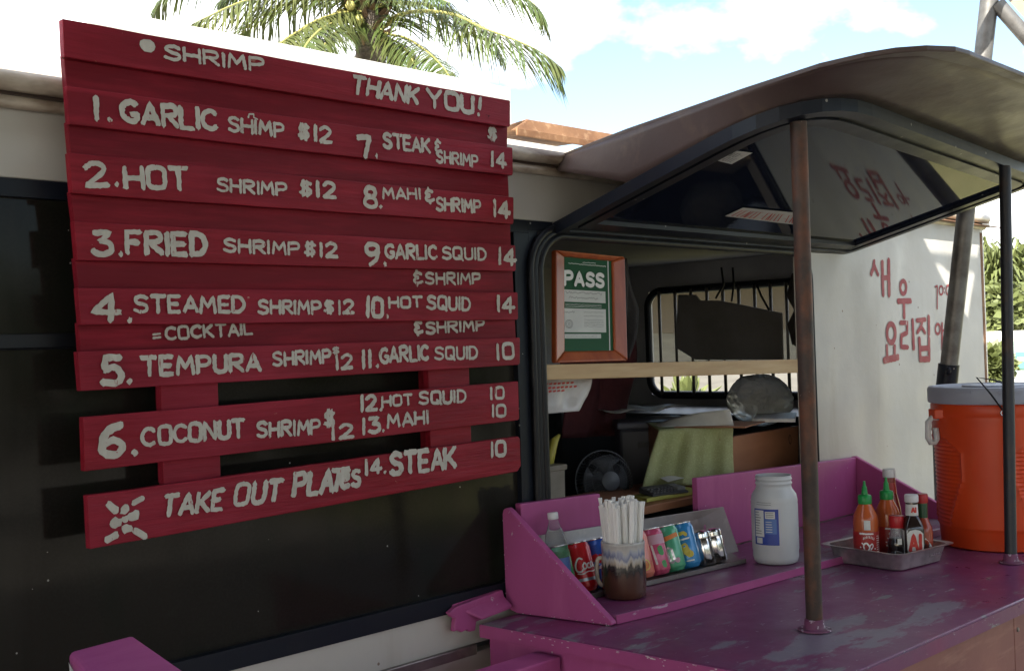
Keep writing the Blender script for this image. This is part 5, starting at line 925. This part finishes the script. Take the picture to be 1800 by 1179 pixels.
m = MB(); tp = pt(652, 112, D); path = [root, root.lerp(tp, .3)+Vector((.15, 0, 0)), root.lerp(tp, .65)+Vector((.1, 0, 0)), tp, pt(650, 80, D), pt(651, 45, D), pt(655, 5, D)]
sp_ = spline(path, 90); m.tube(sp_, [(.24-.10*i/90 + .012*(i % 2)) for i in range(91)], 14); obj('trunk', m, 'palm_bark', pal, smooth=False, world=True)
m = MB()
for k in range(70):
    a = random.random()*2*pi; z = random.uniform(-.5, .75); c = base+Vector((.15*cos(a), .15*sin(a), z)); o_ = Vector((cos(a), sin(a), random.uniform(-.2, 1))).normalized()
    m.hexa([c+Vector((-.04, 0, 0)), c+Vector((.04, 0, 0)), c+Vector((.04, .04, 0)), c+Vector((-.04, .04, 0))], [c+o_*.22+Vector((-.02, 0, .05)), c+o_*.22+Vector((.02, 0, .05)), c+o_*.22+Vector((.02, .02, .05)), c+o_*.22+Vector((-.02, .02, .05))])
obj('leaf_sheath', m, 'palm_fibre', pal, world=True)
for (x, y, r_) in ((616, 10, .07), (632, 34, .06)): m = MB(); c = pt(x, y, D-.35); m.lathe([(0, -r_), (r_*.6, -r_*.8), (r_, 0), (r_*.6, r_*.8), (0, r_)], 12, c); obj('coconut', m, 'coconut', pal, smooth=True, world=True)
b0 = base+Vector((0, 0, .05))
FR = [([(674, 48, D), (698, 28, D-.3), (744, 20, D-.8), (800, 27, D-1.2), (850, 50, D-1.5), (900, 68, D-1.7), (950, 92, D-1.8), (984, 118, D-1.8)], .75, 'frond', .022),
      ([(676, 57, D-.2), (713, 67, D-.7), (752, 92, D-1.3), (780, 120, D-1.7), (798, 150, D-2)], .55, 'frond', .016), ([(676, 62, D-.2), (700, 76, D-.6), (722, 100, D-.9), (742, 150, D-1)], .32, 'frond_pale', .014),
      ([(668, 62, D+.2), (684, 76, D+.3), (697, 100, D+.4), (704, 140, D+.5)], .25, 'frond_pale', .014),
      ([(618, 14, D), (570, 34, D-.6), (517, 60, D-1.2), (478, 88, D-1.6), (440, 120, D-1.9)], .62, 'frond_pale', .022), ([(640, 0, D), (590, -25, D-.3), (520, -22, D-.8), (430, 2, D-1.2), (365, 30, D-1.5), (322, 52, D-1.6)], .62, 'frond_pale', .022),
      ([(640, -10, D), (560, -70, D), (450, -80, D), (340, -40, D), (285, 0, D), (268, 32, D)], .50, 'frond', .022), ([(665, -10, D), (720, -50, D), (800, -60, D-.2), (880, -30, D-.4), (935, 5, D-.5), (955, 30, D-.5)], .60, 'frond', .022),
      ([(660, -5, D-.2), (700, -25, D-1), (740, -15, D-1.6), (790, 5, D-2)], .42, 'frond', .016),
      ([(615, 35, D-.2), (575, 45, D-.9), (545, 70, D-1.4), (528, 100, D-1.7), (520, 135, D-1.8)], .55, 'frond', .018), ([(628, 48, D-.3), (596, 55, D-.9), (570, 80, D-1.3), (560, 125, D-1.5)], .36, 'frond', .016),
      ([(655, -10, D+.2), (660, -80, D+.3), (690, -140, D+.6)], .6, 'frond', .016),
      ([(638, 2, D-.2), (580, -8, D+.3), (510, 6, D+.6), (450, 35, D+.8), (410, 75, D+.9)], .62, 'frond', .018), ([(640, -8, D-.2), (590, -45, D+.3), (520, -50, D+.5), (440, -30, D+.6), (385, 5, D+.6)], .66, 'frond', .018),
      ([(625, 22, D-.2), (590, 25, D-.5), (545, 42, D-.9), (500, 75, D-1.2), (478, 110, D-1.3)], .50, 'frond_pale', .020), ([(668, 10, D-.2), (720, 5, D+.3), (790, 20, D+.6), (850, 60, D+.8), (885, 105, D+.8)], .60, 'frond', .018)]
for pts, leaf, mt, w_ in FR: frond(pal, [b0]+[pt(*p) for p in pts], leaf*1.2, mt, n=105, w=.040, rw=w_*1.5, droop=.75)

# right background: shaggy fan palms, hedge, white house with a green notice, railing
def fan_palm(px, py, d, hgt, label, seed):
    random.seed(seed); c = pt(px, py, d); t = thing('fan_palm', label, 'palm tree', (c.x, c.y, 0), group='fan palms by the white house'); m = MB(); m.tube([(c.x, c.y, 0), (c.x, c.y, c.z)], .16, 10); obj('trunk', m, 'palm_bark', t, world=True)
    for nm, mt, n, lo, hi, L_ in (('crown', 'leaf_light', 900, -.1, 1.0, .85), ('dry_skirt', 'leaf_dry', 700, -1.3, -.1, .7)):
        m = MB()
        for _ in range(n):
            a = random.random()*2*pi; e = random.uniform(lo, hi); dd = Vector((cos(a)*cos(e), sin(a)*cos(e), sin(e))); l = L_*random.uniform(.5, 1.2); s = c+Vector((0, 0, -random.random()*(.9 if e < 0 else .2)))+dd*.15; q = s+dd*l; q2 = q+(dd+Vector((0, 0, -1.1))).normalized()*l*.3; b = dd.cross(Vector((random.random()-.5, random.random()-.5, random.random()))).normalized()*.03
            m.add([s-b*.5, s+b*.5, q+b, q-b, q2], [(0, 1, 2, 3), (3, 2, 4)])
        obj(nm, m, mt, t, world=True, recalc=False)
fan_palm(1757, 500, 21, 4, 'shaggy fan palm nearest the truck corner', 3); fan_palm(1800, 492, 23, 4, 'shaggy fan palm half behind the dark pole', 5); fan_palm(1850, 510, 22, 4, 'shaggy fan palm beyond the cooler at the right edge', 9)
random.seed(21)
def bush(name, c, rx, ry, rz, n, s, mt, label, cat, group=None):
    t = thing(name, label, cat, (c[0], c[1], 0), group=group); m = MB(); leaf_cloud(m, c, rx, ry, rz, n, s); obj('foliage', m, mt, t, world=True, recalc=False); m = MB(); m.tube([(c[0], c[1], 0), (c[0]+.05, c[1], c[2]*.6), (c[0]+.1, c[1]+.1, c[2])], [.08, .06, .03], 8); obj('stem', m, 'palm_bark', t, world=True); return t
for k, (px, py, d, s_, lab) in enumerate(((1754, 548, 16.5, .42, 'dull green bush under the fan palms by the truck corner'), (1800, 552, 17.5, .45, 'dull green bush under the fan palms at the right edge'), (1745, 640, 12.5, .11, 'small yellow green shrub at the white truck corner'))):
    c = pt(px, py, d); bush('garden_bush', c, s_, s_, s_, 2600, .16, 'leaf_light', lab, 'bush')
hs = thing('white_house', 'low white house with a green notice board behind the truck corner', 'house', (16, 3, 0)); hA = pt(1745, 585, 15); hB = pt(1860, 585, 14.6); up = hA.z; v_ = (hB-hA); v_.z = 0; nrm = Vector((-v_.y, v_.x, 0)).normalized()
def hp(u, z, o=0): q = hA+v_*u+nrm*o; return Vector((q.x, q.y, z))
m = MB(); m.prism([hp(-3, 0), hp(4, 0), hp(4, 0, 4) if nrm.dot(ray(1750, 600)) > 0 else hp(4, 0, -4), hp(-3, 0, 4) if nrm.dot(ray(1750, 600)) > 0 else hp(-3, 0, -4)], (0, 0, up-.12)); obj('wall', m, 'house_white', hs, world=True); sg = 1 if nrm.dot(ray(1750, 600)) > 0 else -1
m = MB(); m.prism([hp(-3.1, up-.12, -.15*sg), hp(4.1, up-.12, -.15*sg), hp(4.1, up-.12, 4.2*sg), hp(-3.1, up-.12, 4.2*sg)], (0, 0, .14)); obj('roof', m, 'house_white', hs, world=True)
nb_ = thing('notice_board', 'pale board with a green panel standing before the white house', 'notice board', (0, 0, 0)); 
def np_(x, y, d): return pt(x, y, d)
q = [np_(*t_, 13.8) for t_ in ((1782, 600), (1812, 602), (1812, 700), (1782, 700))]; dq = ray(1790, 640)*.05; m = MB(); m.prism(q, dq); obj('board_panel', m, 'sign_pale', nb_, world=True); q = [np_(*t_, 13.77) for t_ in ((1785, 618), (1808, 619), (1808, 648), (1785, 648))]; m = MB(); m.prism(q, dq*.2); gp = obj('green_panel', m, 'sign_green', nb_, world=True); c0 = np_(1786, 637, 13.75); ex = (np_(1807, 637, 13.75)-c0); m = MB()
for k in range(6): ribbon(m, [(.1+.13*k, .1+.25*(k % 2)), (.15+.13*k, .55), (.18+.13*k, .2)], .03, lambda u, v, l: c0+ex*u+Vector((0, 0, v*.12))-ray(1790, 640)*l, .001+.0002*k, .3)
obj('lettering', m, 'white_print', gp, world=True, recalc=False)
m = MB(); q = [np_(1783, 660, 13.8), np_(1810, 660, 13.8)]
for p in q: m.tube([(p.x, p.y, 0), (p.x, p.y, p.z+.05)], .03, 8)
obj('leg', m, 'fence_metal', nb_, world=True)
rl = thing('metal_railing', 'pale metal railing of thin bars in front of the white house', 'railing', (0, 0, 0)); m = MB(); a = pt(1735, 661, 12.6); b_ = pt(1850, 664, 12.2)
for dz in (0, -.05, -.55): m.tube([a+Vector((0, 0, dz)), b_+Vector((0, 0, dz))], .014, 6)
for k in range(31): p = a.lerp(b_, k/30); m.tube([(p.x, p.y, p.z-.62), (p.x, p.y, p.z+.02)], .008, 5)
obj('bars', m, 'fence_metal', rl, world=True); m = MB()
for k in (0, 15, 30): p = a.lerp(b_, k/30); m.tube([(p.x, p.y, 0), (p.x, p.y, p.z+.05)], .025, 8)
obj('posts', m, 'fence_metal', rl, world=True)
# what shows through the truck's barred window
w1, w2 = pt(1120, 600, 13), pt(1420, 600, 12); vv = (w2-w1); vv.z = 0; nr = Vector((-vv.y, vv.x, 0)).normalized(); sg = 1 if nr.dot(cf) > 0 else -1
st = thing('shed', 'pale shed with brown upper boards seen through the barred rear window', 'shed', (w1.x, w1.y, 0))
def sp2(u, z, o=0): q = w1+vv*u+nr*o*sg; return Vector((q.x, q.y, z))
m = MB(); m.prism([sp2(-.4, 0), sp2(1.1, 0), sp2(1.1, 0, 3), sp2(-.4, 0, 3)], (0, 0, 1.7)); obj('lower_wall', m, 'shed_wall', st, world=True); m = MB(); m.prism([sp2(-.4, 1.7, -.04), sp2(1.1, 1.7, -.04), sp2(1.1, 1.7, 3), sp2(-.4, 1.7, 3)], (0, 0, .62)); obj('brown_band', m, 'shed_boards', st, world=True); m = MB(); m.prism([sp2(-.45, 2.28, -1.5), sp2(1.15, 2.28, -1.5), sp2(1.15, 2.42, 3), sp2(-.45, 2.42, 3)], (0, 0, .05)); obj('roof', m, 'fence_metal', st, world=True)  # deep roof eave added to keep sun off the shed wall
for k, (px, py, d, s_) in enumerate(((1165, 672, 9, .30), (1205, 655, 9.5, .36))):
    c = pt(px, py, d); random.seed(40+k); t = thing('garden_plant', ('leafy light green plant seen low in the left of the rear window', 'broad leaved plant behind the second and third window bars')[k], 'plant', (c.x, c.y, 0)); m = MB()
    for _ in range(60):
        a = random.random()*2*pi; e = random.uniform(.1, 1.3); dd = Vector((cos(a)*cos(e), sin(a)*cos(e), sin(e))); l = s_*random.uniform(.7, 1.6); s = Vector((c.x, c.y, c.z-.4)); q1_ = s+dd*l*.7; q2_ = s+dd*l+Vector((0, 0, -.12*l)); b = dd.cross(Vector((0, 0, 1))).normalized()*.035; m.add([s-b*.3, s+b*.3, q1_+b, q2_, q1_-b], [(0, 1, 2, 3, 4)])
    obj('leaves', m, 'leaf_light', t, world=True, recalc=False); m = MB(); m.tube([(c.x, c.y, 0), (c.x, c.y, c.z-.35)], .05, 8); obj('stem', m, 'palm_bark', t, world=True)
# planting across the yard that the dark windows and the hatch glass mirror
random.seed(77)
m = MB()
for k in range(26): leaf_cloud(m, (-9+1.15*k+random.random(), -10.5+random.uniform(-.7, .7), random.uniform(.9, 2.0)), 1.0, .8, random.uniform(1.0, 2.0), 420, .26)
hd = prop(obj('yard_hedge', m, 'leaf_light', recalc=False), 'dark leafy hedge across the yard, mirrored in the truck windows', 'hedge', kind='stuff')
